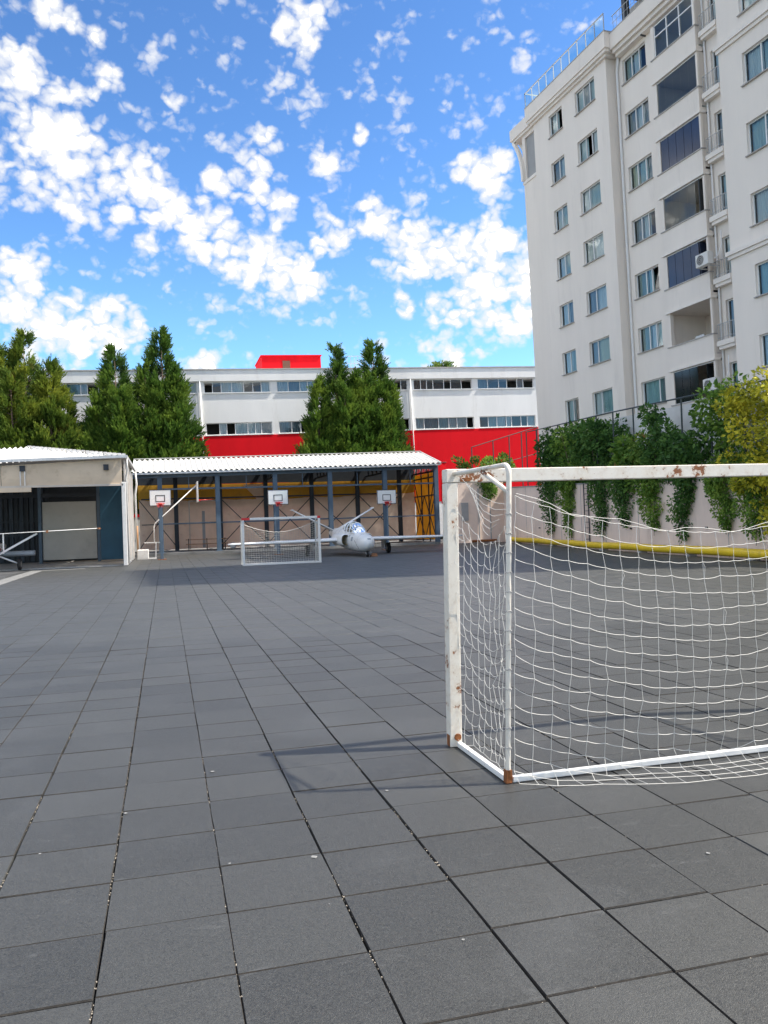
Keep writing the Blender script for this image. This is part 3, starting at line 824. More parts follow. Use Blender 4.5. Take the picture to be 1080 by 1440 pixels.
# balconies
for k in range(8):
    zb, zt = bal[k]
    lo = bal[k + 1][1] if k < 7 else ZB
    mb = MB()
    mb.box(BX0, BX1, YB, YB + .16, lo + .14, zb - .05)                       # parapet
    mb.box(BX0, BX1, YB + .16, YM + 2.2, lo + .10, lo + .30)                 # floor slab
    mb.build('balcony_parapet', 'stucco', apt)
    mb = MB(); mb.box(BX0 - .05, BX1 + .05, YB - .05, YB + .22, zb - .05, zb); mb.build('parapet_cap', 'sill_stone', apt)
    mb = MB(); mb.box(BX0 - .05, BX1 + .06, YB - .07, YB + .30, lo + .02, lo + .138); mb.build('slab_moulding', 'stucco_trim', apt)
    # recess: side walls, back, ceiling
    mb = MB()
    ya, yb_ = YB + .17, YM + 2.0
    mb.quad((BX0, ya, zb - .9), (BX0, yb_, zb - .9), (BX0, yb_, zt + .02), (BX0, ya, zt + .02))
    mb.quad((BX1, yb_, zb - .9), (BX1, ya, zb - .9), (BX1, ya, zt + .02), (BX1, yb_, zt + .02))
    mb.quad((BX0, yb_, zb - .9), (BX1, yb_, zb - .9), (BX1, yb_, zt + .02), (BX0, yb_, zt + .02))
    mb.quad((BX0, YB, zt + .018), (BX1, YB, zt + .018), (BX1, yb_, zt + .018), (BX0, yb_, zt + .018))
    mb.box(BX0, BX0 + .22, YB + .02, YB + .22, zb, zt + .01); mb.box(BX1 - .12, BX1, YB + .02, YB + .22, zb, zt + .01)
    mb.build('loggia_wall', 'stucco', apt)
    x0, x1 = BX0 + .23, BX1 - .13
    if k == 0:
        f = MB(); y = YB + .05; zm = zb + .62 * (zt - zb)
        for zz in (zb, zm, zt - .06):
            f.box(x0, x1, y, y + .06, zz, zz + .06)
        for c in (0, .33, .66, 1):
            e = x0 + c * (x1 - x0 - .06); f.box(e, e + .06, y - .001, y + .061, zb + .001, zt - .001)
        fo = f.build('window', 'white_frame', apt)
        for c in range(3):
            for (za, zc) in ((zb + .06, zm), (zm + .06, zt - .06)):
                a = x0 + (c * .333) * (x1 - x0) + .05; b = x0 + (c + 1) * .333 * (x1 - x0) - .01
                p = MB(); p.quad((a, y + .03, za), (b, y + .03, za), (b, y + .03, zc), (a, y + .03, zc)); p.build('pane', 'pane_glass', fo)
    elif k in (1, 3):
        f = MB(); y = YB + .05
        f.box(x0, x1, y, y + .05, zb, zb + .035)
        fo = f.build('glazing_rail', 'white_frame', apt)
        f = MB(); f.box(x0, x1, y, y + .05, zt - .05, zt); f.build('glazing_rail', 'white_frame', apt)
        n = 5
        for c in range(n if k == 1 else n - 1):
            a = x0 + c * (x1 - x0) / n + .008; b = x0 + (c + 1) * (x1 - x0) / n - .008
            p = MB(); p.quad((a, y + .02, zb + .035), (b, y + .02, zb + .035), (b, y + .02, zt - .05), (a, y + .02, zt - .05)); p.build('pane', 'clear_glass', fo)
            if k == 1 and c in (0, 3):
                cu = MB(); cu.box(a, b, yb_ - .3, yb_ - .2, zb - .5, zt - .2); cu.build('curtain', 'curtain_sage', fo)
        if k == 3:
            p = MB(); p.box(x1 - .30, x1 - .26, y - .02, y + .5, zb + .04, zt - .05); p.build('folded_pane', 'dark_frame', fo)
            p = MB(); p.box(x0 + .5, x0 + 1.0, YM + .7, YM + 1.0, zb - .5, zb + .3); p.build('cupboard', 'panel_blue', fo)
    elif k in (2, 4, 6, 7):
        f = MB(); y = YB + .05
        f.box(x0, x1, y, y + .05, zb, zb + .03)
        fo = f.build('glazing_rail', 'white_frame', apt)
        f = MB(); f.box(x0, x1, y, y + .05, zt - .045, zt); f.build('glazing_rail', 'white_frame', apt)
        n = 5; mt = 'blue_panel_glass' if k in (2, 4) else 'black_panel_glass'
        for c in range(n if k == 2 else n - 1):
            a = x0 + c * (x1 - x0) / n + .012; b = x0 + (c + 1) * (x1 - x0) / n - .012
            if k in (6,) and c == 3:
                continue
            p = MB(); p.box(a, b, y + .012, y + .03, zb + .03, zt - .045); p.build('pane', mt, fo)
        if k != 2:
            a = x0 + .8 * (x1 - x0)
            p = MB(); p.box(a + .02, a + .05, y + .05, y + .55, zb + .03, zt - .045); p.build('folded_pane', mt, fo)
            p = MB(); p.quad((x0 + .5, yb_ - .5, zb - .8), (x1, yb_ - .5, zb - .8), (x1, yb_ - .5, zt), (x0 + .5, yb_ - .5, zt)); p.build('blind', 'room_dark', fo)
    else:
        p = MB(); p.tube([(x0 + .9, YM + .3, zb + .32), (x0 + 1.6, YM + .3, zb + .32)], .015, 5)
        d = p.build('drying_rack', 'rail_metal', apt)
        c = MB()
        for i in range(8):
            xa = x0 + .95 + i * .075
            c.quad((xa, YM + .29 - .1, zb + .05 + .02 * math.sin(i * 2)), (xa + .075, YM + .19, zb + .07), (xa + .075, YM + .3, zb + .335), (xa, YM + .3, zb + .335))
        c.build('cloth', 'curtain_white', d)
        p = MB(); p.tube([(x1 - .5, YM + .9, zt + .01), (x1 - .5, YM + .9, zt - .08)], [.12, .07], 10); p.build('ceiling_lamp', 'rail_metal', apt)
# mouldings on the right bay
for z in (21.2, 12.2):
    mb = MB(); mb.box(17.86, NEAR + .1, YR - .16, YR + .02, z + .16, z + .34); mb.box(17.92, NEAR + .06, YR - .09, YR + .02, z, z + .158); mb.build('bay_moulding', 'stucco_trim', apt)
# cornices and parapets
mb = MB(); mb.box(-.40, 8.45, -.36, 1.0, 27.12, 28.0); mb.build('parapet', 'stucco', apt)
mb = MB(); mb.box(-.30, 8.38, -.28, .99, 26.95, 27.118); mb.box(-.12, 8.2, -.14, .95, 26.80, 26.948); mb.build('cornice', 'stucco_trim', apt)
mb = MB(); mb.box(-.42, 8.47, -.38, 1.02, 28.0, 28.05); mb.build('coping', 'sill_stone', apt)
mb = MB(); mb.box(8.452, 18.05, -.02, 1.0, 27.0, 27.85); mb.build('parapet', 'stucco', apt)
mb = MB(); mb.box(8.47, 18.02, .12, 1.0, 26.8, 26.998); mb.box(8.47, 18.02, .3, 1.0, 26.62, 26.798); mb.build('cornice', 'stucco_trim', apt)
mb = MB(); mb.box(8.472, 18.06, -.04, 1.02, 27.85, 27.90); mb.build('coping', 'sill_stone', apt)
# roof terrace glass rail
mb = MB()
xs = np.linspace(-.34, 8.4, 11)
for x in xs:
    mb.box(x - .02, x + .02, -.32, -.28, 28.05, 28.98)
mb.box(-.36, 8.42, -.33, -.27, 28.98, 29.03)
rl = mb.build('terrace_rail', 'rail_metal', apt)
for a, b in zip(xs[:-1], xs[1:]):
    p = MB(); p.quad((a + .03, -.30, 28.12), (b - .03, -.30, 28.12), (b - .03, -.30, 28.95), (a + .03, -.30, 28.95)); p.build('pane', 'rail_glass', rl)
mb = MB()
for y in np.linspace(-.30, 6, 7):
    mb.box(-.36, -.32, y - .02, y + .02, 28.05, 28.98)
mb.box(-.37, -.31, -.27, 6, 28.98, 29.03)
rl2 = mb.build('terrace_rail', 'rail_metal', apt)
mb = MB()
for x in np.linspace(8.7, 17.9, 30):
    mb.tube([(x, .1, 27.9), (x, .1, 28.75)], .012, 5)
mb.tube([(8.6, .1, 28.78), (17.9, .1, 28.78)], .025, 6); mb.tube([(8.6, .1, 28.4), (17.9, .1, 28.4)], .012, 6)
mb.build('terrace_rail', 'rail_metal', apt)
# penthouse with dark overhanging roof
mb = MB(); mb.box(6.9, 17.5, 2.6, 9, 27.1, 30.6); ph = mb.build('penthouse_wall', 'room_mid', apt)
mb = MB(); mb.box(7.7, 18.5, .7, 10, 30.6, 30.8); mb.build('roof_edge', 'roof_brown', ph)
mb = MB(); mb.box(8.45, 8.75, .9, 1.2, 27.9, 30.6); mb.build('post', 'dark_frame', ph)
mb = MB(); mb.tube([(7.9, 1.0, 30.58), (9.0, 1.0, 30.58), (17, 1.0, 30.58)], .07, 6); mb.build('gutter', 'dark_frame', ph)
for x in (9.4, 11.2, 13.0):
    mb = MB(); mb.box(x, x + 1.6, 2.55, 2.6, 28.0, 30.3); mb.build('window', 'black_panel_glass', ph)
# set-back end strip with recessed panel, brackets and its own cornice
mb = MB(); facade(mb, -2.25, 0, ZB, 27.1, YS, [(-1.85, -.06, 24.1, 26.85)], .12)
mb.quad((-2.25, 13, ZB), (-2.25, YS, ZB), (-2.25, YS, 27.1), (-2.25, 13, 27.1))
mb.build('end_wall', 'stucco', apt)
mb = MB(); mb.quad((-1.85, YS + .12, 24.1), (-.06, YS + .12, 24.1), (-.06, YS + .12, 26.85), (-1.85, YS + .12, 26.85)); mb.build('recessed_panel', 'panel_grey', apt)
mb = MB(); mb.box(-3.4, -.42, YS - .25, 6, 27.25, 28.0); mb.build('parapet', 'stucco', apt)
mb = MB(); mb.box(-3.3, -.42, YS - .16, 6, 27.1, 27.248); mb.build('cornice', 'stucco_trim', apt)
mb = MB(); mb.box(-2.3, 0.0, YS - .06, YS + .02, 23.85, 24.05); mb.build('string_course', 'stucco_trim', apt)
for j, y in enumerate((YS - .2, YS + .35, YS + .9)):
    pr = []
    for t in np.linspace(0, 1, 9):
        pr.append((-2.26 - 1.0 * t ** 2.4, 24.1 + 2.98 * t))
    mb = MB(); rings = [[(x - .02, y, z), (x + .22, y, z), (x + .22, y + .22, z), (x - .02, y + .22, z)] for x, z in pr]
    mb.loft(rings); recalc(mb.build('bracket', 'stucco_trim', apt))
# downpipe
mb = MB(); mb.tube([(8.5, .45, 26.9), (8.3, YM - .08, 26.4), (8.18, YM - .08, 26.0), (8.12, YM - .08, 7), (8.12, YM - .08, ZB)], .075, 8); mb.build('downpipe', 'white_frame', apt, True)
mb = MB(); mb.tube([(14.93, YM - .08, 26.6), (14.93, YM - .08, ZB)], .05, 8); mb.build('downpipe', 'white_frame', apt, True)
mb = MB(); mb.tube([(11.5, -.05, 26.0), (11.5, -.35, 26.02)], .05, 8); mb.build('camera_dome', 'dark_frame', apt)

# outdoor condenser units
def condenser(s, z, label):
    c = empty('air_conditioner'); c.matrix_world = apt.matrix_world @ Matrix.Translation((s, YB - .42, z))
    tag(c, label, 'air conditioner', 'condenser units on the apartment wall')
    b = MB(); b.box(-.42, .42, -.16, .16, 0, .60); bevel(b.build('casing', 'ac_white', c), .02)
    b = MB(); b.disc((-.10, -.165, .30), (0, 1, 0), .23, .03, 24); g = b.build('fan_grille', 'ac_dark', c)
    for rr_ in (.07, .14, .21):
        q = MB(); q.tube([(-.10 + rr_ * math.cos(a), -.185, .30 + rr_ * math.sin(a)) for a in np.linspace(0, 6.28, 21)], .008, 5, False); q.build('ring', 'ac_white', g)
    b = MB(); b.bar((-.3, .0, -.04), (-.3, .62, -.04), .04, .05); b.bar((.3, .0, -.04), (.3, .62, -.04), .04, .05); b.build('bracket', 'rail_metal', c)
    b = MB(); b.tube([(.35, .1, .2), (.5, .35, .35), (.52, .6, .9), (.5, .63, 1.6)], .025, 6); b.build('hose', 'white_frame', c)
condenser(14.95, 12.96, 'white air conditioner unit beside the fifth floor blue glazed balcony')
condenser(14.95, 7.02, 'lower white air conditioner unit just above the ivy on the wall')

# ------------------------------------------------------------------ retaining wall, pipe, fence
def wtop(y):
    return 2.85 + .034 * (y - 23)
def sheet_along(pts, off0, off1, zlo, zhi):
    m_ = MB(); ring = []
    for (x, y) in pts:
        ring.append([(x + off0, y, zlo), (x + off1, y, zlo), (x + off1, y, zhi(y)), (x + off0, y, zhi(y))])
    m_.loft(ring)
    return m_
def along(y0, y1, n):
    return [(wall_x(y), y) for y in np.linspace(y0, y1, n)]
rw = sheet_along(along(52.6, 2, 40), 0, .35, -.05, wtop)
rwo = recalc(rw.build('retaining_wall', 'retaining_wall'))
tag(rwo, 'long pinkish beige retaining wall hung with vines along the right of the court', 'wall')
cp = sheet_along(along(52.6, 2, 40), -.04, .39, 0, lambda y: 0); cp = MB()
cp.loft([[(x - .04, y, wtop(y)), (x + .39, y, wtop(y)), (x + .39, y, wtop(y) + .07), (x - .04, y, wtop(y) + .07)] for x, y in along(52.6, 2, 40)])
recalc(cp.build('coping', 'concrete', rwo))
for y in np.arange(8, 50, 3.55):
    j = MB(); x = wall_x(y); j.box(x - .012, x + .02, y - .015, y + .015, 0, wtop(y) - .01); j.build('joint', 'sill_stone', rwo)
for y, z in ((44.2, 1.0), (39.6, 1.15), (36.2, .8), (30.0, 1.0), (26.5, .9), (23.6, 1.05)):
    j = MB(); x = wall_x(y); j.tube([(x - .10, y, z), (x + .1, y, z)], .035, 8); j.build('weep_pipe', 'steel_dark', rwo)
yard = MB()
for (x0, y0), (x1, y1) in zip(along(52.6, 2, 20)[:-1], along(52.6, 2, 20)[1:]):
    yard.quad((x0 + .3, y0, wtop(y0) - .25), (x1 + .3, y1, wtop(y1) - .25), (60, y1, wtop(y1) - .25), (60, y0, wtop(y0) - .25))
tag(yard.build('yard_ground', 'soil'), kind='structure')
ew = MB(); ew.box(20.1, 24.3, 53.3, 53.7, -.05, 5.2); ew.box(24.3, 32, 52.9, 53.3, -.05, 3.9)
ewo = tag(ew.build('end_wall', 'retaining_wall'), 'short beige wall closing the court corner behind the steel shed', 'wall')
d = MB(); d.box(21.0, 21.5, 53.2, 53.299, 1.6, 2.9); d.build('meter_box', 'panel_grey', ewo)
d = MB(); d.tube([(22.3, 53.22, .1), (22.3, 53.22, 3.9)], .06, 8); d.build('drain_pipe', 'sill_stone', ewo)
d = MB(); d.tube([(23.2, 53.22, .1), (23.2, 53.22, 3.9)], .04, 8); d.build('drain_pipe', 'panel_grey', ewo)
# yellow pipe on low cradles
ps = []
PIPE = [(23.6, 52.1), (22.1, 42.9), (20.3, 32.8), (19.38, 24.67), (18.75, 19.3), (17.95, 10), (17.3, 2)]
for y in np.linspace(50.5, 2, 60):
    ps.append((curve_y(PIPE, y), y, .225 + .012 * math.sin(y * .9)))
pm = MB(); pm.tube(ps, .155, 12); po = pm.build('yellow_pipe', 'pipe_yellow', None, True)
tag(po, 'fat yellow pipe running along the foot of the vine covered wall', 'pipe')
for y in np.arange(4, 50, 4.0):
    c = MB(); x = curve_y(PIPE, y); c.box(x - .18, x + .18, y - .1, y + .1, -.04, .085); c.build('cradle', 'concrete', po)
for y in np.arange(6, 50, 6.1):
    c = MB(); x = curve_y(PIPE, y); c.tube([(x, y - .07, .225 + .012 * math.sin(y * .9)), (x, y + .07, .225 + .012 * math.sin(y * .9))], .166, 12); c.build('coupling', 'pipe_yellow', po)
# small rusty offcut of pipe in the far corner
pm = MB(); pm.tube([(21.4, 52.4, .12), (23.2, 52.2, .14)], .09, 8); tag(pm.build('rusty_pipe', 'rust'), 'short rusty orange pipe lying in the far corner by the wall', 'pipe')

def rail_z(y):
    return 5.0 + .0515 * (y - 2.6)
fence = empty('fence', (wall_x(20), 20, wtop(20)))
tag(fence, 'dark green metal fence with slim posts on top of the vine wall', 'fence')
fi = Matrix.Translation(fence.location).inverted()
def fpart(m_, name):
    o = m_.build(name, 'fence_green', fence); o.matrix_parent_inverse = fi
    return o
tr = MB(); tr.tube([(x + .18, y, rail_z(y)) for x, y in along(47, 2, 24)], .035, 6); fpart(tr, 'top_rail')
tr = MB(); tr.tube([(x + .18, y, wtop(y) + .35) for x, y in along(47, 2, 24)], .03, 6); fpart(tr, 'bottom_rail')
for y in np.arange(4, 47.1, 2.15):
    pp = MB(); pp.tube([(wall_x(y) + .18, y, wtop(y)), (wall_x(y) + .18, y, rail_z(y))], .035, 6); fpart(pp, 'post')
f2 = empty('stair_fence', (24, 54.2, 3.95)); tag(f2, 'green stair railing climbing above the far corner in front of the red wall', 'railing')
f2i = Matrix.Translation(f2.location).inverted()
for (x0, z0, x1, z1, r_) in ((22.3, 7.0, 27.6, 8.48, .035), (22.3, 5.2, 27.6, 6.5, .025)):
    q = MB(); q.tube([(x0, 54.2, z0), (x1, 54.2, z1)], r_, 6); o = q.build('rail', 'fence_green', f2); o.matrix_parent_inverse = f2i
for x in (22.3, 24.0, 25.3, 26.3, 27.6):
    q = MB(); q.tube([(x, 54.2, 3.9), (x, 54.2, 7.0 + (x - 22.3) * .279)], .04, 6); o = q.build('post', 'fence_green', f2); o.matrix_parent_inverse = f2i
uw = sheet_along(along(36.5, 2, 24), 1.3, 1.6, 2.0, lambda y: rail_z(y) - .12)
tag(recalc(uw.build('upper_wall', 'white_wall')), 'white garden wall behind the fence and the hanging vines', 'wall')

# ladder leaning flat on the wall
ld = empty('wall_ladder', (wall_x(35.3) - .1, 35.3, 0)); tag(ld, 'narrow black metal ladder fixed upright on the beige wall among vines', 'ladder')
for dy in (-.22, .22):
    q = MB(); q.bar((0, dy, .25), (.0, dy, 3.3), .04, .05); q.build('side_rail', 'steel_dark', ld)
for z in np.arange(.45, 3.3, .29):
    q = MB(); q.tube([(0, -.22, z), (0, .22, z)], .016, 6); q.build('rung', 'steel_dark', ld)

# ------------------------------------------------------------------ plants on the wall
def leaf_cloud(blobs, n, size, spread=1.0, droop=.3, shell=.55):
    """points in the blobs' outer shell; leaves face outwards and hang a little"""
    B = np.array([b[:3] for b in blobs]); Rr = np.array([b[3] for b in blobs])
    wts = Rr ** 2; wts = wts / wts.sum()
    k = RNG.choice(len(blobs), n, p=wts)
    dirs = unit(RNG.normal(size=(n, 3)))
    rad = Rr[k] * (shell + (1.08 - shell) * RNG.random(n) ** .6)
    p = B[k] + dirs * rad[:, None] * np.array([1, 1, 1])
    ax = unit(dirs + RNG.normal(scale=.55 * spread, size=(n, 3)) + np.array([0, 0, -droop]))
    bt = RNG.random(len(blobs))
    L = size * RNG.uniform(.6, 1.3, n)
    return blades(p, ax, L, L * .62, .5 * bt[k] + .5 * RNG.random(n), .12)

def plant(name, label, cat, base, blobs, n, size, mat, group=None, stems=3, droop=.3):
    root = empty(name, base); tag(root, label, cat, group)
    v, q, t = leaf_cloud([(b[0] - base[0], b[1] - base[1], b[2] - base[2], b[3]) for b in blobs], n, size, droop=droop)
    raw_mesh('foliage', v, q, mat, root, t)
    for k in range(stems):
        b = blobs[min(len(blobs) - 1, k * max(1, len(blobs) // stems))]
        s = MB(); s.tube([(random.uniform(-.1, .1), random.uniform(-.2, .2), -.05), ((b[0] - base[0]) * .5, (b[1] - base[1]) * .5, (b[2] - base[2]) * .45), (b[0] - base[0], b[1] - base[1], b[2] - base[2])], [.03, .022, .01], 6)
        s.build('stem', 'vine_stem', root)
    return root

def vine(y, zb, w, mat, label, n=3200, ztop=None):
    w *= 1.35
    x = wall_x(y); zt = ztop or wtop(y) + .5
    blobs = []
    z = zt; k = 0
    while z > zb + .12:
        f = (z - zb) / (zt - zb)
        ww = w * (.30 + .70 * f ** .7)
        for _ in range(2):
            blobs.append((x - .14 - .10 * random.random() * (1 + f), y + random.uniform(-.5, .5) * ww * 1.5, z, ww * random.uniform(.26, .42)))
        z -= .17; k += 1
    root = empty('trailing_vine', (x - .05, y, wtop(y))); tag(root, label, 'vine', 'vines hanging down the beige wall')
    b = root.location
    v, q, t = leaf_cloud([(p[0] - b.x, p[1] - b.y, p[2] - b.z, p[3]) for p in blobs], n, .12, droop=.7)
    raw_mesh('foliage', v, q, mat, root, t)
    s = MB(); s.tube([(-.05, 0, .1), (-.08, .06, (zb - b.z) * .4), (-.05, -.05, (zb - b.z) * .8), (-.04, .02, zb - b.z - .15)], [.03, .025, .018, .01], 6); s.build('stem', 'vine_stem', root)
VINES = [(41.4, .55, .85, 'ivy_dark', 'dark ivy strand hanging farthest along the wall, past the black ladder'),
         (38.0, .50, .75, 'ivy_mid', 'brighter green vine strand just beyond the black wall ladder'),
         (33.0, .55, .85, 'ivy_dark', 'long dark vine strand just this side of the black wall ladder'),
         (30.4, 1.10, .85, 'ivy_dark', 'shorter dark vine strand, second this side of the black ladder'),
         (27.7, .85, .80, 'ivy_mid', 'leafy vine strand hanging in the middle of the beige wall'),
         (25.2, .50, .75, 'ivy_dark', 'long thin dark vine strand left of the yellow shrub'),
         (22.2, .95, .65, 'ivy_mid', 'thin vine strand hanging under the left edge of the yellow shrub'),
         (20.4, .60, .80, 'ivy_mid', 'nearest vine strand hanging under the yellow shrub at the right')]
for a in VINES:
    vine(*a)

def mound(y0, y1, z0, z1, depth, k, rs=(.35, .7), xo=.25):
    out = []
    for _ in range(k):
        y = random.uniform(y0, y1); z = z0 + (z1 - z0) * random.random() ** .8
        out.append((wall_x(y) + xo + random.uniform(-depth, depth), y, z, random.uniform(*rs)))
    return out
def wall_shrub(label, y0, y1, ztop, n, size, mat, name='climbing_shrub', k=22, depth=.55, rs=(.35, .7)):
    ym = (y0 + y1) / 2
    plant(name, label, 'shrub', (wall_x(ym) + .3, ym, wtop(ym) - .2), mound(y0, y1, wtop(ym) + .1, ztop, depth, k, rs), n, size, mat, 'shrubs on top of the vine wall')
wall_shrub('dark ivy column climbing the fence at the far end of the wall', 40.3, 42.4, 6.6, 3000, .22, 'ivy_dark', k=22)
wall_shrub('bright green bushy climber on the fence above the black ladder', 36.0, 40.0, 6.4, 3600, .26, 'ivy_mid', k=28)
wall_shrub('dark leafy climber filling the fence in the middle of the wall', 32.3, 36.2, 6.0, 3800, .22, 'ivy_dark', k=30)
wall_shrub('green shrub with a few orange flowers on the wall top', 28.4, 31.8, 4.5, 2600, .19, 'shrub_flower', k=20)
wall_shrub('low arching green plant in front of the white garden wall', 29.6, 31.0, 4.9, 900, .30, 'ivy_mid', k=8, depth=.3)
wall_shrub('tall dark climber left of the yellow shrub on the fence', 23.6, 28.2, 4.9, 3800, .21, 'ivy_dark', k=30)
wall_shrub('slender dark climber reaching the fence rail left of the yellow shrub', 27.0, 28.0, 5.9, 900, .19, 'ivy_dark', k=8, rs=(.22, .4))
wall_shrub('light green climber arching over the fence beside the yellow shrub', 21.6, 23.2, 6.0, 1900, .19, 'ivy_mid', k=15)
# the big yellow-green shrub that spills over the wall at the right edge
yb = mound(17.2, 20.9, 2.7, 5.5, .8, 42, (.26, .55), -.1) + mound(18.0, 22.4, 2.4, 3.4, .3, 10, (.2, .38), -.35) + mound(17.6, 20.6, 1.0, 3.0, .25, 14, (.2, .38), -.4)
plant('yellow_shrub', 'large yellow green shrub spilling over the wall at the right edge', 'shrub', (wall_x(20.5) + .3, 20.5, wtop(20.5) - .2), yb, 7000, .16, 'shrub_yellow', None, 6, .15)
plant('corner_shrub', 'green shrub drooping over the far wall corner beside the shed', 'shrub', (23.3, 53.4, 5.15), [(22.9 + random.uniform(-.5, .8), 53.0 + random.uniform(-.2, .3), random.uniform(3.1, 5.5), random.uniform(.25, .5)) for _ in range(15)], 2000, .19, 'ivy_mid', None, 3)
plant('corner_shrub', 'spiky green bush behind the stair railing before the red wall', 'shrub', (25.0, 55.2, 3.5), [(24.8 + random.uniform(-.9, .9), 55.2 + random.uniform(-.4, .4), random.uniform(4.2, 6.2), random.uniform(.25, .45)) for _ in range(13)], 1400, .24, 'ivy_mid', None, 3, -.4)
plant('wall_weed', 'tuft of yellowish weeds on the wall right of the shed roof', 'weed', (21.3, 53.5, 5.2), [(20.6 + random.uniform(0, 1.9), 53.5, random.uniform(5.4, 6.1), random.uniform(.16, .3)) for _ in range(12)], 600, .20, 'palm_green', None, 2, -.6)

# ------------------------------------------------------------------ conifers
def conifer(label, leaders, mat, seed, plumes=2500):
    """leaders: (x, y, ztop, zbottom, radius) — several stems share one tree"""
    rg = np.random.default_rng(seed)
    x0, y0 = leaders[0][0], leaders[0][1]
    root = empty('conifer_tree', (x0, y0, -.05)); tag(root, label, 'tree', 'conifers behind the sheds')
    BV, BQ, BT = [], [], []; off = 0
    for li, (lx, ly, zt, zb, rad) in enumerate(leaders):
        zt -= .7; rad *= .92; h = zt - zb
        n = int(plumes * (rad * h) / 22)
        # plume bases follow whorled limbs, with limbs of uneven reach so the outline is ragged
        nb = max(34, int(h * 6.5))
        bz = 1 - ((np.arange(nb) + rg.random(nb)) / nb) ** .80
        ba = rg.random(nb) * 6.283
        reach = rg.uniform(.66, 1.18, nb); btint = rg.random(nb)
        k = rg.integers(0, nb, n)
        t = np.clip(bz[k] + rg.normal(scale=.020, size=n), .0, .985)
        prof = np.minimum(1.0, (1 - t) ** .78 * 1.24) * (0.72 + .28 * np.minimum(1, t / .18))
        s = np.sqrt(rg.random(n)) * .72 + .28
        a = ba[k] + rg.normal(scale=.17, size=n) / np.maximum(s, .3)
        r = rad * prof * reach[k] * s
        p = np.stack([lx - x0 + np.cos(a) * r, ly - y0 + np.sin(a) * r, zb + h * t + .28 * r * (s - .3)], 1)
        outw = np.stack([np.cos(a), np.sin(a), np.zeros(n)], 1)
        ax = unit(outw * rg.uniform(.45, 1.0, n)[:, None] + np.array([0, 0, 1.0]) * rg.uniform(.55, 1.0, n)[:, None] + rg.normal(scale=.16, size=(n, 3)))
        pl_ = rg.uniform(.65, 1.25, n) * (.62 + .38 * (1 - t))
        # blades of each plume
        m = 14
        u = np.tile(np.linspace(0, 1, m), n)
        kk = np.repeat(np.arange(n), m)
        side = unit(np.cross(ax[kk], unit(rg.normal(size=(n * m, 3)))))
        pos = p[kk] + ax[kk] * (pl_[kk] * u)[:, None] + side * ((.15 * (1 - u) ** .7 + .01) * pl_[kk] * rg.random(n * m))[:, None]
        axb = unit(ax[kk] * 1.0 + side * (.42 * (1 - .6 * u))[:, None])
        L = pl_[kk] * rg.uniform(.30, .48, n * m) * (1.1 - .45 * u)
        tint = np.repeat(.35 * rg.random(n) + .35 * btint[k], m) + .3 * u  # plumes brighten towards the tip: sunlit tips put into the colour
        v, q, tt = blades(pos, axb, L, L * .30, tint)
        BV.append(v); BQ.append(q + off); BT.append(tt); off += len(v)
        # leading shoot
        sh = 60; u = np.linspace(0, 1, sh)
        pos = np.stack([np.full(sh, lx - x0), np.full(sh, ly - y0), zt - .9 + 1.0 * u], 1)
        dirs = unit(np.stack([rg.normal(size=sh), rg.normal(size=sh), np.full(sh, 1.1)], 1))
        v, q, tt = blades(pos, dirs, .42 * (1.1 - u), .10 * (1.1 - u), rg.random(sh))
        BV.append(v); BQ.append(q + off); BT.append(tt); off += len(v)
        tr = MB(); tr.tube([(lx - x0, ly - y0, 0 if li == 0 else zb + .3), (lx - x0 + .05, ly - y0, zb + h * .5), (lx - x0, ly - y0, zt - .6)], [.26 * rad / 2.6, .13 * rad / 2.6, .015], 8)
        tr.build('trunk', 'bark', root, True)
        lim = MB()
        for q_ in range(0, nb, 2):
            zz = zb + h * bz[q_]; rr_ = rad * min(1, (1 - bz[q_]) ** .78 * 1.2) * .7
            lim.tube([(lx - x0, ly - y0, zz - .1), (lx - x0 + math.cos(ba[q_]) * rr_ * .6, ly - y0 + math.sin(ba[q_]) * rr_ * .6, zz + .1 * rr_), (lx - x0 + math.cos(ba[q_]) * rr_, ly - y0 + math.sin(ba[q_]) * rr_, zz + .35 * rr_)], [.05, .03, .012], 5)
        tag(lim.build('limb', 'bark', root), kind='stuff')
    raw_mesh('crown', np.concatenate(BV), np.concatenate(BQ), mat, root, np.concatenate(BT))
    return root
conifer('bronze tinged conifer with several tops, at the far left behind the hangar', [(-9.85, 65.5, 17.8, 3.5, 2.7), (-11.7, 65.0, 16.9, 3.5, 2.1), (-8.0, 64.9, 15.6, 3.5, 2.3), (-7.1, 65.6, 13.6, 3.5, 1.9), (-10.6, 64.0, 14.6, 3.5, 2.0)], 'cypress_bronze', 3)
conifer('narrower pointed conifer rising behind the hangar roof end', [(-3.2, 65.8, 16.9, 3.0, 2.35), (-4.5, 65.2, 13.2, 3.0, 1.9), (-2.6, 64.6, 13.6, 3.0, 2.0)], 'cypress', 4)
conifer('tallest dense conifer behind the left end of the steel shed', [(.4, 66.0, 18.5, 3.0, 2.9), (1.55, 65.3, 15.2, 3.0, 2.2), (-.9, 65.4, 15.6, 3.0, 2.1)], 'cypress', 5)
conifer('left of the two conifers standing together before the school', [(14.7, 66.0, 17.5, 3.0, 2.1), (13.0, 65.5, 14.6, 3.0, 2.1), (15.2, 64.8, 14.0, 3.0, 2.2), (16.4, 65.8, 15.4, 3.0, 1.8)], 'cypress', 6)
conifer('right of the two conifers, with the sharpest top, before the school', [(18.2, 66.4, 18.0, 3.0, 2.45), (17.2, 65.2, 14.6, 3.0, 1.9), (19.2, 65.6, 14.6, 3.0, 1.7)], 'cypress', 8)
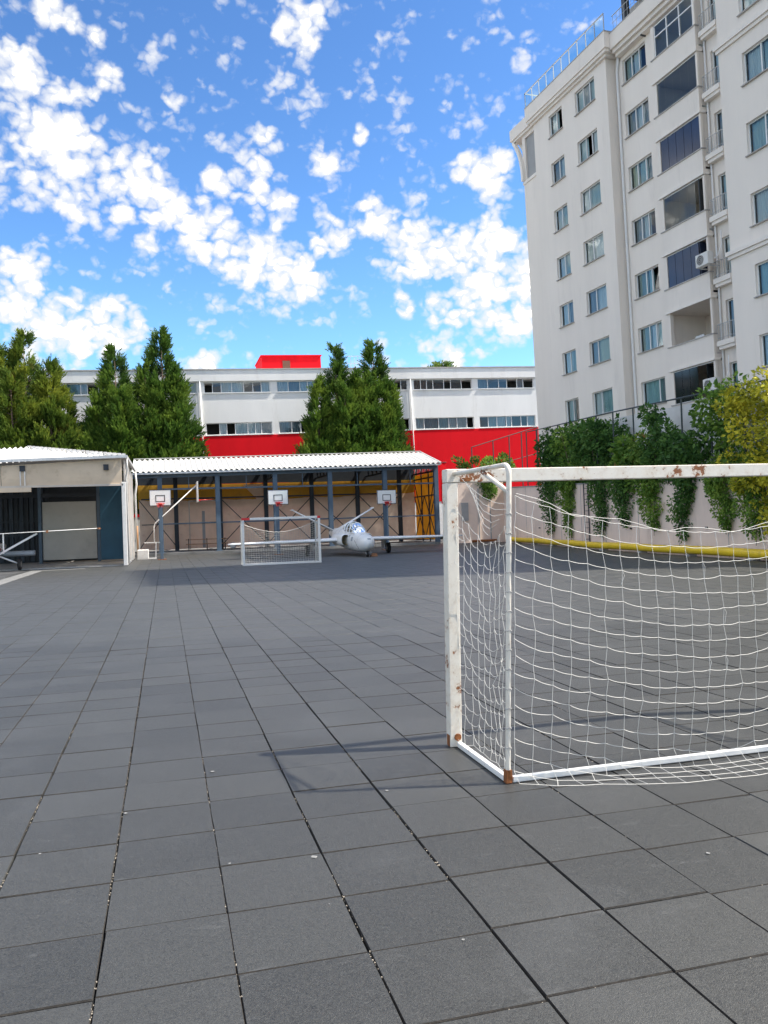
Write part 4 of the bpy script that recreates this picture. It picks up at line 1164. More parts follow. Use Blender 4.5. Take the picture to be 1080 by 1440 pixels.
# feathery tree top showing over the school roof
root = empty('roof_tree', (32.0, 88, 0)); tag(root, 'tip of a feathery tree showing above the school roof by the apartment', 'tree')
tr = MB(); tr.tube([(0, 0, 0), (.2, 0, 10), (0, 0, 20.0)], [.3, .22, .06], 8); tr.build('trunk', 'bark', root, True)
n = 90; a = RNG.random(n) * 6.283; el = RNG.uniform(-.1, 1.2, n)
ax = np.stack([np.cos(a) * np.cos(el), np.sin(a) * np.cos(el), np.sin(el)], 1)
m = 26; u = np.tile(np.linspace(.1, 1, m), n); kk = np.repeat(np.arange(n), m); ln = RNG.uniform(1.2, 2.5, n)
pos = np.array([0, 0, 18.9]) + ax[kk] * (ln[kk] * u)[:, None] + np.array([0, 0, -1.0]) * (.35 * (u ** 2) * ln[kk])[:, None]
side = unit(np.cross(ax[kk], RNG.normal(size=(n * m, 3))))
v, q, t = blades(pos, unit(ax[kk] + side * .8), np.full(n * m, .36), np.full(n * m, .10), RNG.random(n * m))
raw_mesh('crown', v, q, 'palm_green', root, t)

# red banner hung on the end column of the shed
bn = empty('red_banner', (19.98, 54.1, 2.9)); tag(bn, 'narrow red banner hanging beside the right end column of the shed', 'banner')
b_ = MB()
for i in range(6):
    z0, z1 = .0 + i * .5, .5 + i * .5
    b_.quad((-.20, .03 * math.sin(i), z0), (.24, .03 * math.sin(i + 1.3), z0), (.24, .03 * math.sin(i + 2.3), z1), (-.20, .03 * math.sin(i + 1), z1))
b_.build('cloth', 'school_red', bn)
b_ = MB(); b_.tube([(-.25, 0, 3.02), (.29, 0, 3.02)], .02, 6); b_.build('rod', 'steel_dark', bn)

# ------------------------------------------------------------------ steel shed
shed = empty('steel_shed', (0, 54.5, 0)); tag(shed, 'open fronted blue steel shed with white corrugated roof behind the aircraft', 'shed')
def ez(x):                      # the eave climbs slightly to the right
    return 5.46 + .0150 * (x + 1.62)
def corrug(x0, x1, y0, y1, z0f, z1f, pitch=.36, amp=.065, ny=2, per=6):
    n = int((x1 - x0) / pitch * per); V = []; Q = []
    xs = np.linspace(x0, x1, n + 1)
    for j in range(ny):
        f = j / (ny - 1)
        for x in xs:
            V.append((x, y0 + (y1 - y0) * f, z0f(x) + (z1f(x) - z0f(x)) * f + amp * math.sin(2 * math.pi * x / pitch)))
    for j in range(ny - 1):
        for i in range(n):
            Q.append((j * (n + 1) + i, j * (n + 1) + i + 1, (j + 1) * (n + 1) + i + 1, (j + 1) * (n + 1) + i))
    return V, Q
V, Q = corrug(-1.75, 19.75, -.65, 4.35, lambda x: ez(x) - .02, lambda x: ez(x) + 1.22)
raw_mesh('roof', V, Q, 'roof_sheet', shed).location = (0, 0, .10)
V, Q = corrug(-1.75, 19.75, 4.36, 5.3, lambda x: ez(x) + 1.22, lambda x: ez(x) + 1.0)
raw_mesh('roof', V, Q, 'roof_sheet', shed).location = (0, 0, .10)
mb = MB(); mb.quad((-1.7, -.5, ez(-1.7) - .03), (19.7, -.5, ez(19.7) - .03), (19.7, 4.3, ez(19.7) + 1.18), (-1.7, 4.3, ez(-1.7) + 1.18)); mb.build('roof_shade_sheet', 'steel_dark', shed)  # dark sheet added below the roof so its underside reads shaded
mb = MB(); mb.bar((-1.75, 4.35, ez(-1.75) + 1.38), (19.75, 4.35, ez(19.75) + 1.38), .4, .04); mb.build('ridge_cap', 'roof_sheet', shed)
mb = MB(); mb.bar((-1.7, -.6, ez(-1.7) - .02), (19.7, -.6, ez(19.7) - .02), .06, .12); mb.build('eave_beam', 'galv', shed)
mb = MB(); mb.bar((-1.7, 0, ez(-1.7) - .16), (19.7, 0, ez(19.7) - .16), .22, .26); mb.build('front_beam', 'steel_blue', shed)
FC = [.02, 3.82, 7.76, 11.64, 15.65, 19.53]
for x in FC:
    mb = MB(); hgt = ez(x) - .29
    mb.box(x - .15, x + .15, -.17, -.14, .14, hgt); mb.box(x - .15, x + .15, .14, .17, .14, hgt); mb.box(x - .05, x + .05, -.14, .14, .141, hgt - .001)
    mb.box(x - .24, x + .24, -.26, .26, .142, .17)
    mb.build('column', 'steel_blue', shed)
for x in (1.1, 4.3, 7.7, 11.2, 14.8, 18.2):
    mb = MB(); mb.box(x - .15, x + .15, 7.3, 7.55, .14, ez(x) + .1); mb.build('rear_column', 'steel_dark', shed)
for x in FC:
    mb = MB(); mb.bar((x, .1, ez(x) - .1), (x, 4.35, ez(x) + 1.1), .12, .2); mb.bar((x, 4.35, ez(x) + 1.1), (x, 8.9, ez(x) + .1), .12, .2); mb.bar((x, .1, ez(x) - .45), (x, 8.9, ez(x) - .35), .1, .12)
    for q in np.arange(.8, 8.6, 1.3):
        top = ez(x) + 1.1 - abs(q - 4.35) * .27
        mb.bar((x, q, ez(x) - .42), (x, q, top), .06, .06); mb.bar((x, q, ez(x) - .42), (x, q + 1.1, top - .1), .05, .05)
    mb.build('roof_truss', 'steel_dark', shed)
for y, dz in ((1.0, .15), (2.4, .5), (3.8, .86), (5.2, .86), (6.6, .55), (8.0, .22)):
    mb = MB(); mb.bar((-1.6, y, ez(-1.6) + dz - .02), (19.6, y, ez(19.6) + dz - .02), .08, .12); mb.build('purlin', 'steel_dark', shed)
for z, r_ in ((4.42, .07), (2.08, .05)):
    for a, b in zip(FC[:-1], FC[1:]):
        mb = MB(); mb.bar((a + .16, .02, z), (b - .16, .02, z + .02), .06, r_ * 1.6); mb.build('front_rail', 'steel_blue', shed)
for a, b in zip(FC[:-1], FC[1:]):
    mb = MB(); xm = (a + b) / 2; mb.bar((xm, .02, 4.46), (xm, .02, ez(xm) - .3), .05, .05); mb.build('hanger', 'steel_blue', shed)
# rear wall: ochre upper band, ochre end panel, tarpaulins below, dark braces in front
for k, (a, b) in enumerate(((-1.6, 1.1), (1.1, 4.3), (4.3, 7.7), (7.7, 11.2), (11.2, 14.8), (14.8, 18.2), (18.2, 19.6))):
    mb = MB(); mb.box(a + .02, b - .02, 7.9, 7.96, 3.3, 5.0); mb.build('ochre_panel', 'ochre_panel', shed)
    mb = MB(); mb.box(a + .02, b - .02, 7.97, 8.0, 5.02, 6.75); mb.build('rear_panel', 'steel_dark', shed)
rt = random.Random(9)
for k, (a, b) in enumerate(((-1.5, 1.1), (1.15, 4.3), (4.35, 7.7), (7.75, 11.2), (11.25, 14.8), (14.85, 19.5))):
    nx, nz = 14, 10; V = []; Q = []
    top = 3.95 + rt.uniform(-.08, .06)
    for j in range(nz + 1):
        for i in range(nx + 1):
            fx, fz = i / nx, j / nz
            sag = .12 * math.sin(fx * math.pi) * fz * rt.uniform(.7, 1.3)
            V.append((a + (b - a) * fx, 7.72 - .10 * math.sin(fx * 9 + k) * (1 - fz) - .05 * math.sin(fz * 7 + fx * 5 + k * 2), .25 + (top - .25) * fz - sag))
    for j in range(nz):
        for i in range(nx):
            c = j * (nx + 1) + i; Q.append((c, c + 1, c + nx + 2, c + nx + 1))
    raw_mesh('tarpaulin', V, Q, 'tarp_beige', shed)
for (a, za, b, zb, c, zc) in ((6.0, 4.9, 7.7, 4.9, 7.6, 3.2), (7.75, 4.4, 8.9, 3.9, 7.8, 3.5)):
    mb = MB(); mb.add([(a, 7.6, za), (b, 7.6, zb), (c, 7.55, zc)], [(0, 1, 2)]); mb.build('torn_flap', 'tarp_beige', shed)
for k, (a, b) in enumerate(((-1.5, 1.1), (1.1, 4.3), (4.3, 7.7), (7.7, 11.2), (11.2, 14.8), (14.8, 18.2))):
    if k != 1:
        mb = MB(); mb.bar((a, 7.25, .4), (b, 7.25, 3.9), .05, .06); mb.build('brace', 'steel_dark', shed)
        mb = MB(); mb.bar((a, 7.19, 3.9), (b, 7.19, .4), .05, .06); mb.build('brace', 'steel_dark', shed)
    mb = MB(); mb.bar((a + .16, 7.28, 3.95), (b - .16, 7.28, 3.95), .06, .10); mb.build('rear_rail', 'steel_dark', shed)
    mb = MB(); mb.bar((a + .16, 7.28, 2.1), (b - .16, 7.28, 2.1), .05, .06); mb.build('rear_rail', 'steel_dark', shed)
# right gable end: ochre sheets behind a grid of dark steel and crossed braces
for a, b in ((.1, 1.9), (1.94, 3.7), (3.74, 5.6)):
    mb = MB(); mb.box(19.66, 19.70, a, b, .3, 5.3); mb.build('end_panel', 'ochre_panel', shed)
for y in (1.92, 3.72):
    mb = MB(); mb.box(19.54, 19.62, y - .05, y + .05, .14, 5.5); mb.build('end_post', 'steel_dark', shed)
for z in (4.95, 3.6, 2.1):
    mb = MB(); mb.box(19.53, 19.61, .2, 5.5, z - .05, z + .05); mb.build('end_rail', 'steel_dark', shed)
for (y0, z0, y1, z1) in ((.2, .4, 3.9, 3.6), (3.9, .4, .2, 3.6), (3.9, .4, 7.6, 3.6), (7.6, .4, 3.9, 3.6), (.2, 4.9, 2.6, 2.2), (5.2, 2.2, 7.6, 4.9)):
    mb = MB(); mb.bar((19.48, y0 * .7, z0), (19.48, y1 * .7, z1), .05, .06); mb.build('end_brace', 'steel_dark', shed)
mb = MB()
for q in np.arange(.3, 8.5, .42):
    mb.bar((19.58, q, 5.42), (19.58, q + .35, 5.95 + .3 * (1 - abs(q - 4.3) / 4.3)), .03, .03); mb.bar((19.58, q + .35, 5.42), (19.58, q, 5.95 + .3 * (1 - abs(q - 4.3) / 4.3)), .03, .03)
mb.build('end_lattice', 'steel_dark', shed)
mb = MB(); mb.bar((19.76, -.65, ez(19.7) + .06), (19.76, 4.35, ez(19.7) + 1.30), .05, .2); mb.build('barge_board', 'galv', shed)
# a doorway with pale frame and a bench inside
mb = MB(); mb.box(2.0, 2.08, 7.5, 7.6, .2, 3.8); mb.box(4.0, 4.08, 7.5, 7.6, .2, 3.8); mb.box(2.08, 4.0, 7.5, 7.6, 3.72, 3.8); mb.build('door_frame', 'beige_board', shed)
mb = MB(); mb.box(2.95, 3.15, 7.35, 7.5, .3, 3.0); mb.build('door_post', 'panel_grey', shed)
for o_ in shed.children:
    if o_.name.split('.')[0] in ('rear_column', 'ochre_panel', 'rear_panel', 'tarpaulin', 'torn_flap', 'brace', 'rear_rail', 'door_frame', 'door_post'):
        o_.location.y -= 2.3
bench = empty('bench', (3.2, 58.4, .14)); tag(bench, 'long low orange wooden bench against the tarpaulins inside the shed', 'bench')
for z, y in ((.42, 0), (.42, .16), (.75, .34)):
    mb = MB(); mb.box(-1.5, 1.5, y, y + .13, z, z + .05); mb.build('slat', 'wood_bench', bench)
for x in (-1.3, 0, 1.3):
    mb = MB(); mb.box(x - .03, x + .03, 0, .3, 0, .42); mb.box(x - .03, x + .03, .3, .34, 0, .85); mb.build('leg', 'steel_dark', bench)
ball = empty('football', (5.05, 58.3, .14))
tag(ball, 'small black and white ball by the bench inside the shed', 'ball')
bm = bmesh.new(); bmesh.ops.create_icosphere(bm, subdivisions=3, radius=.24); me = bpy.data.meshes.new('skin'); bm.to_mesh(me); bm.free()
me.materials.append(MATS['board_white']); o = bpy.data.objects.new('skin', me); COL.objects.link(o); o.parent = ball; o.location.z = .24
mb = MB()
for a, e in ((0.2, .1), (2.3, .3), (3.4, -.2), (4.7, .4), (5.6, -.1), (1.2, 1.2), (4.0, 1.1)):
    c = Vector((math.cos(a) * math.cos(e), math.sin(a) * math.cos(e), math.sin(e)))
    s_ = c.cross(Vector((0, 0, 1))).normalized(); u_ = c.cross(s_)
    mb.add([Vector((0, 0, .24)) + (c * .243 + (s_ * math.cos(q) + u_ * math.sin(q)) * .085).normalized() * .244 for q in np.linspace(0, 5.03, 5)], [(0, 1, 2, 3, 4)])
mb.build('patch', 'board_black', ball)

# ------------------------------------------------------------------ basketball posts
def hoop(x, ztop, zbot, label):
    h = empty('basketball_hoop', (x, 45.6, 0)); tag(h, label, 'basketball hoop', 'basketball hoops before the shed')
    zc = (ztop + zbot) / 2
    b = MB(); b.box(-.09, .09, -.09, .09, .02, zc - .1); bevel(b.build('pole', 'steel_blue', h), .012)
    b = MB(); b.box(-.24, .24, -.22, .22, -.02, .03); b.build('base_plate', 'rust', h)
    b = MB(); b.bar((0, -.05, zc - .15), (0, -.42, zc), .08, .1); b.bar((0, -.05, zc - .5), (0, -.42, zc - .2), .06, .06); b.bar((-.35, -.40, zc), (.35, -.40, zc), .06, .06); b.build('arm', 'steel_dark', h)
    hw, hh = .60, (ztop - zbot) / 2
    b = MB(); b.box(-hw, hw, -.47, -.44, zc - hh, zc + hh); bo = b.build('backboard', 'board_white', h)
    def frame(w, hgt, cz, t):
        f = MB(); y0, y1 = -.478, -.471
        f.box(-w, w, y0, y1, cz - hgt, cz - hgt + t); f.box(-w, w, y0, y1, cz + hgt - t, cz + hgt)
        f.box(-w, -w + t, y0, y1, cz - hgt + t, cz + hgt - t); f.box(w - t, w, y0, y1, cz - hgt + t, cz + hgt - t)
        return f
    frame(hw, hh, zc, .035).build('border_line', 'board_black', bo)
    frame(.26, .19, zc - .04, .04).build('target_square', 'board_black', bo)
    b = MB(); b.tube([(.225 * math.cos(a), -.75 + .225 * math.sin(a), zbot + .12) for a in np.linspace(0, 2 * math.pi, 25)], .02, 6, False); b.box(-.12, .12, -.53, -.48, zbot + .02, zbot + .16)
    b.bar((0, -.49, zbot + .05), (0, -.60, zbot + .11), .1, .03); b.build('rim', 'hoop_red', h)
    n_ = MB()
    for a in np.linspace(0, 5.76, 12):
        n_.tube([(.22 * math.cos(a), -.75 + .22 * math.sin(a), zbot + .11), (.13 * math.cos(a + .3), -.75 + .13 * math.sin(a + .3), zbot - .1)], .006, 4)
    n_.build('net', 'hoop_red', h)
hoop(.07, 3.96, 3.04, 'basketball hoop on a blue post at the left by the hangar corner')
hoop(6.70, 3.80, 2.92, 'basketball hoop above the small football goal in the middle')
hoop(13.25, 3.64, 2.78, 'basketball hoop at the right, above the white jet aircraft wing')

ph_ = empty('portable_hoop', (-.6, 48.2, 0)); tag(ph_, 'white portable basketball hoop with slanted arm seen side on', 'basketball hoop')
b = MB(); b.box(-.75, -.1, -.5, .5, 0, .56); bevel(b.build('ballast_box', 'pole_white', ph_), .04)
b = MB(); b.box(-.75, .35, -.5, .5, .0, .05); b.bar((.30, 0, .02), (.34, 0, .95), .07, .07); b.bar((-.35, 0, .96), (.75, 0, .95), .06, .06); b.build('base', 'pole_white', ph_)
b = MB(); b.tube([(.25, 0, .95), (.24, 0, 1.9), (.32, 0, 2.1), (2.80, 0, 4.33)], .036, 8); b.build('mast', 'pole_white', ph_, True)
b = MB(); b.box(2.80, 2.86, -.85, .85, 3.30, 4.52); b.build('backboard', 'pole_white', ph_)
b = MB(); b.tube([(3.17 + .225 * math.cos(a), .225 * math.sin(a), 3.42) for a in np.linspace(0, 6.2832, 25)], .02, 6, False); b.box(2.86, 3.0, -.1, .1, 3.36, 3.46); b.bar((3.1, 0, 3.42), (3.7, 0, 3.44), .02, .03); b.build('rim', 'hoop_red', ph_)

# ------------------------------------------------------------------ hangar on the left
hg = empty('hangar', (-1.67, 39.65, 0)); tag(hg, 'low hangar with white corrugated hipped roof and beige fascia at the left', 'hangar')
def hz(x):                      # eave drops a little to the left
    return 5.30 + .045 * max(x, -9)
HD = 5.0
pit = .27; n = int(16 / pit * 6)
V, Q = [], []
xs = np.linspace(-16, .12, n + 1)
for j in range(6):
    f = j / 5
    for x in xs:
        d = f * HD
        xx = min(x, .12 - d)           # hip edge cuts the sheet back
        V.append((xx, -.28 + d * 1.0, hz(xx) + .10 + f * 1.15 + .065 * math.sin(2 * math.pi * x / pit)))
for j in range(5):
    for i in range(n):
        Q.append((j * (n + 1) + i, j * (n + 1) + i + 1, (j + 1) * (n + 1) + i + 1, (j + 1) * (n + 1) + i))
raw_mesh('roof', V, Q, 'roof_sheet', hg)
mb = MB()
mb.add([(.14, -.28, hz(0) + .12), (.14, 12.6, hz(0) + .35), (-4.9, 7.8, hz(-5) + 1.25), (-4.88, 4.72, hz(-5) + 1.25)], [(0, 1, 2, 3)])
mb.add([(-4.88, 4.72, hz(-5) + 1.25), (-4.9, 7.8, hz(-5) + 1.25), (-16, 7.8, hz(-16) + 1.25), (-16, 4.72, hz(-16) + 1.25)], [(0, 1, 2, 3)])
mb.add([(.14, 12.6, hz(0) + .3), (-16, 12.6, hz(-16) + .1), (-16, 7.8, hz(-16) + 1.25), (-4.9, 7.8, hz(-5) + 1.25)], [(0, 1, 2, 3)])
mb.build('roof', 'roof_sheet', hg)
mb = MB()
for t in np.linspace(0, 1, 23):      # ridge tiles up the hip, one after another
    p = Vector((.12, -.28, hz(0) + .15)).lerp(Vector((-4.9, 4.72, hz(-5) + 1.30)), t)
    mb.box(p.x - .10, p.x + .06, p.y - .08, p.y + .08, p.z - .05, p.z + .04)
tag(mb.build('hip_tile', 'roof_sheet', hg), kind='stuff')
mb = MB(); mb.bar((-16, -.36, hz(-16) + .03), (.16, -.36, hz(0) + .04), .14, .13); mb.build('gutter', 'galv', hg)
mb = MB(); mb.bar((.20, -.36, hz(0) + .04), (.20, 12.5, hz(0) + .25), .13, .14); mb.build('gutter', 'galv', hg)
# fascia: stretched tarpaulin
for a, b in ((-16.0, -10.02), (-10.0, -5.52), (-5.5, -.02)):
    V, Q = [], []; nx, nz = 16, 6
    for j in range(nz + 1):
        for i in range(nx + 1):
            fx, fz = i / nx, j / nz; x = a + (b - a) * fx
            V.append((x, -.06 - .05 * math.sin(fz * math.pi) * (1 + .5 * math.sin(fx * 11 + a)), 4.02 + (hz(x) - 4.08) * fz))
    for j in range(nz):
        for i in range(nx):
            c = j * (nx + 1) + i; Q.append((c, c + 1, c + nx + 2, c + nx + 1))
    raw_mesh('fascia_sheet', V, Q, 'tarp_fascia', hg)
mb = MB(); mb.box(-16, .02, -.12, .05, 3.93, 4.02); mb.build('lintel', 'beige_board', hg)
mb = MB(); mb.box(-16, -4.2, -.16, .06, 3.72, 3.928); mb.build('roller_box', 'tarp_fascia', hg)
for x in (-4.65, -4.45):
    mb = MB(); mb.tube([(x, -.16, 4.02), (x, -.16, 4.7)], .03, 6); mb.build('bracket_pipe', 'pole_white', hg)
for x in (-4.55, -.75):
    mb = MB(); mb.box(x - .12, x + .12, -.2, -.1, 4.7, 4.98); mb.build('flood_lamp', 'steel_dark', hg)
mb = MB(); mb.box(-.06, .14, -.12, .12, 0, 4.1); bevel(mb.build('corner_post', 'pole_white', hg), .02)
mb = MB(); mb.tube([(.22, -.05, hz(0)), (.24, .10, 4.7), (.14, .3, 4.3), (.16, .3, .1)], .045, 8); mb.build('downpipe', 'pole_white', hg, True)
mb = MB(); mb.tube([(.24, 11.6, hz(0) + .1), (.3, 11.6, 4.6), (.2, 11.7, 4.0), (.24, 11.7, .3)], .06, 8); mb.build('downpipe', 'pole_white', hg, True)
mb = MB(); mb.tube([(.27, 11.5, 2.0), (.27, 11.5, .2)], .05, 8); mb.build('orange_pipe', 'wood_bench', hg, True)
# right side: pale sheets patched between posts
for k, y in enumerate(np.arange(.35, 12, 2.35)):
    mb = MB(); mb.box(.05, .13, y, y + .08, 0, 5.2); mb.build('side_post', 'pole_white', hg)
    V, Q = [], []
    for j in range(9):
        for i in range(7):
            V.append((.02 + .05 * math.sin(i * 1.7 + j + k), y + .1 + 2.2 * i / 6, .15 + (4.95 - .15) * j / 8))
    for j in range(8):
        for i in range(6):
            c = j * 7 + i; Q.append((c, c + 1, c + 8, c + 7))
    raw_mesh('side_sheet', V, Q, 'tarp_beige' if k % 2 else 'panel_white', hg)
# inside
mb = MB(); mb.box(-16, 0, 9.8, 9.9, 0, 5.2); mb.build('back_wall', 'steel_dark', hg)
for i, x in enumerate(np.arange(-15.8, -4.6, .28)):
    mb = MB(); mb.box(x, x + .2, 9.70, 9.79, .1, 4.9); mb.build('cladding_rib', 'steel_dark' if i % 2 else 'panel_navy', hg)
mb = MB(); mb.box(-4.72, -1.83, 7.32, 7.40, .2, 3.48); bevel(mb.build('white_panel', 'panel_white', hg), .02)
mb = MB(); mb.box(-1.62, -.05, 7.2, 7.3, .1, 4.6); mb.build('blue_panel', 'panel_blue', hg)
for x in (-4.85, -1.72, -8.6):
    mb = MB(); mb.box(x - .08, x + .08, 7.25, 7.45, 0, 5.0); mb.build('inner_post', 'steel_blue', hg)
mb = MB(); mb.box(-16, 0, 7.3, 7.42, 3.75, 3.95); mb.box(-16, 0, 7.3, 7.42, 4.6, 4.75); mb.build('inner_beam', 'steel_dark', hg)
for x in np.arange(-8.4, -5.0, .22):
    mb = MB(); mb.tube([(x, 7.6, .6), (x, 7.6, 2.6)], .025, 5); mb.build('grille_bar', 'steel_dark', hg)
for z in (.7, 1.6, 2.4):
    mb = MB(); mb.box(-8.5, -5.0, 7.57, 7.63, z, z + .06); mb.build('grille_rail', 'steel_dark', hg)

# ------------------------------------------------------------------ jet trainer with butterfly tail (local y runs from nose to tail)
jet = empty('jet_aircraft', (9.95, 36.3, 0)); tag(jet, 'white twin seat jet aircraft with V tail parked nose forward', 'aircraft')
def ring(y, cx, cz, hw, hh, n=24, p=2.3):
    out = []
    for k in range(n):
        a = 2 * math.pi * k / n; c, s = math.cos(a), math.sin(a)
        out.append((cx + hw * math.copysign(abs(c) ** (2 / p), c), y, cz + hh * math.copysign(abs(s) ** (2 / p), s)))
    return out
def interp(tab, y):
    for a, b in zip(tab[:-1], tab[1:]):
        if a[0] <= y <= b[0]:
            f = (y - a[0]) / (b[0] - a[0]); f = f * f * (3 - 2 * f) * .35 + f * .65
            return [p + (q - p) * f for p, q in zip(a, b)]
    return list(tab[-1])
FUS = [(0, .66, .02, .02), (.05, .66, .14, .14), (.16, .66, .25, .25), (.40, .665, .355, .36), (.8, .68, .43, .44), (1.5, .70, .49, .49), (2.4, .74, .53, .50), (3.4, .80, .56, .54), (4.4, .86, .57, .56), (5.6, .92, .53, .54), (7.0, .99, .38, .42), (8.6, 1.08, .22, .28), (10.0, 1.16, .08, .12)]
ys = [0, .02, .05, .1, .16, .26, .4, .6, .8, 1.1, 1.5, 2, 2.4, 2.9, 3.4, 3.9, 4.4, 5, 5.6, 6.3, 7, 7.8, 8.6, 9.3, 10.0]
mb = MB(); rings = []
for y in ys:
    _, cz, hw, hh = interp(FUS, y); rings.append(ring(y, 0, cz, hw, hh))
mb.loft(rings); fus = recalc(mb.build('fuselage', 'plane_white', jet, True))
# spine fairing behind the canopy
mb = MB(); mb.loft([ring(y, 0, z - h_, w_, h_, 16, 2) for y, z, w_, h_ in ((4.7, 1.63, .30, .30), (5.3, 1.56, .28, .30), (6.2, 1.50, .20, .25), (7.4, 1.46, .12, .2), (8.8, 1.42, .05, .14))]); recalc(mb.build('spine', 'plane_white', jet, True))
# canopy: glass bubble with bows
CAN = [(1.75, 1.12, .10, .02), (1.95, 1.16, .27, .14), (2.25, 1.17, .36, .33), (2.7, 1.19, .40, .50), (3.2, 1.21, .41, .55), (3.8, 1.23, .40, .54), (4.4, 1.25, .37, .48), (4.8, 1.27, .33, .38)]
def half(y, zb, w, h, n=12):
    return [(w * math.cos(math.pi * k / n), y, zb + h * math.sin(math.pi * k / n)) for k in range(n + 1)]
V, Q = [], []; rows = []
for i in range(22):
    y = 1.75 + (4.8 - 1.75) * i / 21; _, zb, w, h = interp(CAN, y); rows.append(half(y, zb, w, h))
for r_ in rows:
    V += r_
for i in range(21):
    for k in range(12):
        a = i * 13 + k; Q.append((a, a + 1, a + 14, a + 13))
cg = raw_mesh('canopy', V, Q, 'canopy_glass', jet)
cg.data.polygons.foreach_set('use_smooth', [True] * len(cg.data.polygons))
for y in (2.28, 2.78, 3.5, 4.2):
    _, zb, w, h = interp(CAN, y); b = MB(); b.tube(half(y, zb, w + .006, h + .006), .032, 6); b.build('canopy_bow', 'plane_white', cg, True)
for s in (-1, 1):
    b = MB(); pts = []
    for y in np.linspace(1.8, 4.8, 14):
        _, zb, w, h = interp(CAN, y); pts.append((s * (w + .005), y, zb + .01))
    b.tube(pts, .032, 6); b.build('canopy_sill', 'plane_white', cg, True)
b = MB(); b.tube([(0, 1.80, 1.15), (0, 2.0, 1.31), (0, 2.28, 1.52)], .02, 6); b.build('canopy_bow', 'plane_white', cg)
for y in (3.1, 4.15):
    b = MB(); b.box(-.2, .2, y, y + .14, 1.2, 1.55); bevel(b.build('seat', 'seat_dark', jet), .04)
b = MB(); b.box(-.30, .30, 2.2, 2.35, 1.15, 1.36); b.build('instrument_coaming', 'seat_dark', jet)
# wings
def airfoil(x, yle, chord, z, t, n=9):
    up, lo = [], []
    for k in range(n):
        c = .5 * (1 - math.cos(math.pi * k / (n - 1)))
        th = t * 2.6 * (.2969 * math.sqrt(c) - .126 * c - .3516 * c * c + .2843 * c ** 3 - .1015 * c ** 4) * 2
        up.append((x, yle + chord * c, z + th)); lo.append((x, yle + chord * c, z - th * .7))
    return up + lo[-2:0:-1]
for s in (-1, 1):
    st = [(.30, 3.55, 2.1, .80, .30), (1.2, 3.70, 1.85, .80, .26), (3.5, 4.05, 1.35, .79, .20), (6.2, 4.45, .82, .78, .14), (6.5, 4.58, .62, .78, .10)]
    b = MB(); b.loft([airfoil(s * a[0], *a[1:]) for a in st]); w = recalc(b.build('wing', 'plane_white', jet, True))
    b = MB(); b.bar((s * 3.2, 5.42, .79), (s * 5.9, 5.30, .78), .012, .05); b.build('aileron_gap', 'plane_grey', w)
    # air intake at the wing root
    b = MB(); b.loft([ring(y, s * (.62 + dx), .83, hw, hh, 20, 2.4) for y, dx, hw, hh in ((2.75, .0, .21, .27), (2.82, .0, .235, .295), (3.3, .02, .26, .32), (4.6, .0, .26, .33), (6.0, -.1, .22, .28), (7.4, -.28, .12, .16))], False)
    nc = recalc(b.build('engine_nacelle', 'plane_white', jet, True))
    b = MB(); b.loft([ring(y, s * .62, .83, hw, hh, 20, 2.4) for y, hw, hh in ((2.75, .205, .265), (3.0, .19, .25), (3.35, .16, .21))], False)
    b.add(ring(3.35, s * .62, .83, .16, .21, 20, 2.4), [tuple(range(20))]); b.build('intake_duct', 'intake_brass', nc)
    b = MB(); b.bar((s * .45, 2.85, .83), (s * .8, 2.85, .83), .02, .02); b.build('intake_vane', 'intake_dark', nc)
    # V tail
    b = MB()
    for tt in [0]:
        r0 = airfoil(0, 0, 1.15, 0, .13); r1 = airfoil(0, .45, .62, 0, .08)
        ax_ = Vector((s * 2.35, 0, 1.28)); nrm = Vector((-s * 1.28, 0, 2.35)).normalized()
        rg_ = []
        for base, prof, off in ((Vector((s * .08, 8.3, 1.28)), r0, 0), (Vector((s * .08, 8.3, 1.28)) + ax_, r1, 0)):
            rg_.append([base + Vector((0, q[1], 0)) + nrm * q[2] for q in prof])
        b.loft(rg_)
    vt = recalc(b.build('tail_fin', 'plane_white', jet, True))
    b = MB(); tip = Vector((s * 2.43, 8.95, 2.57)); b.tube([tip + Vector((0, -.35, 0)), tip + Vector((0, -.2, 0)), tip + Vector((0, .45, 0)), tip + Vector((0, .6, 0))], [.01, .05, .05, .01], 8); b.build('mass_balance', 'plane_white', vt, True)
    # main gear
    b = MB(); b.bar((s * 2.05, 5.0, .72), (s * 2.15, 5.05, .30), .07, .08); b.bar((s * 2.05, 4.7, .74), (s * 2.15, 5.05, .36), .03, .03); gl_ = b.build('main_gear_leg', 'hub', jet)
    b = MB(); b.disc((s * 2.28, 5.05, .28), (1, 0, 0), .28, .17, 22); b.build('wheel', 'tyre', gl_, True)
    b = MB(); b.disc((s * 2.28, 5.05, .28), (1, 0, 0), .13, .185, 14); b.build('hub', 'hub', gl_)
    b = MB(); b.box(s * 1.96 - .01, s * 1.96 + .01, 4.75, 5.3, .25, .72); b.build('gear_door', 'plane_white', gl_)
# nose gear and chock
b = MB(); b.bar((0, .85, .3), (0, .60, .16), .06, .06); b.bar((.09, .6, .12), (.09, .66, .28), .03, .04); b.bar((-.09, .6, .12), (-.09, .66, .28), .03, .04); b.bar((-.1, .66, .28), (.1, .66, .28), .04, .04); ng = b.build('nose_gear_leg', 'hub', jet)
b = MB(); b.disc((0, .58, .15), (1, 0, 0), .15, .10, 20); b.build('wheel', 'tyre', ng, True)
b = MB(); b.disc((0, .58, .15), (1, 0, 0), .07, .112, 12); b.build('hub', 'hub', ng)
b = MB(); b.bar((.16, .5, .14), (.22, 1.0, .34), .03, .12); b.build('gear_door', 'plane_white', ng)
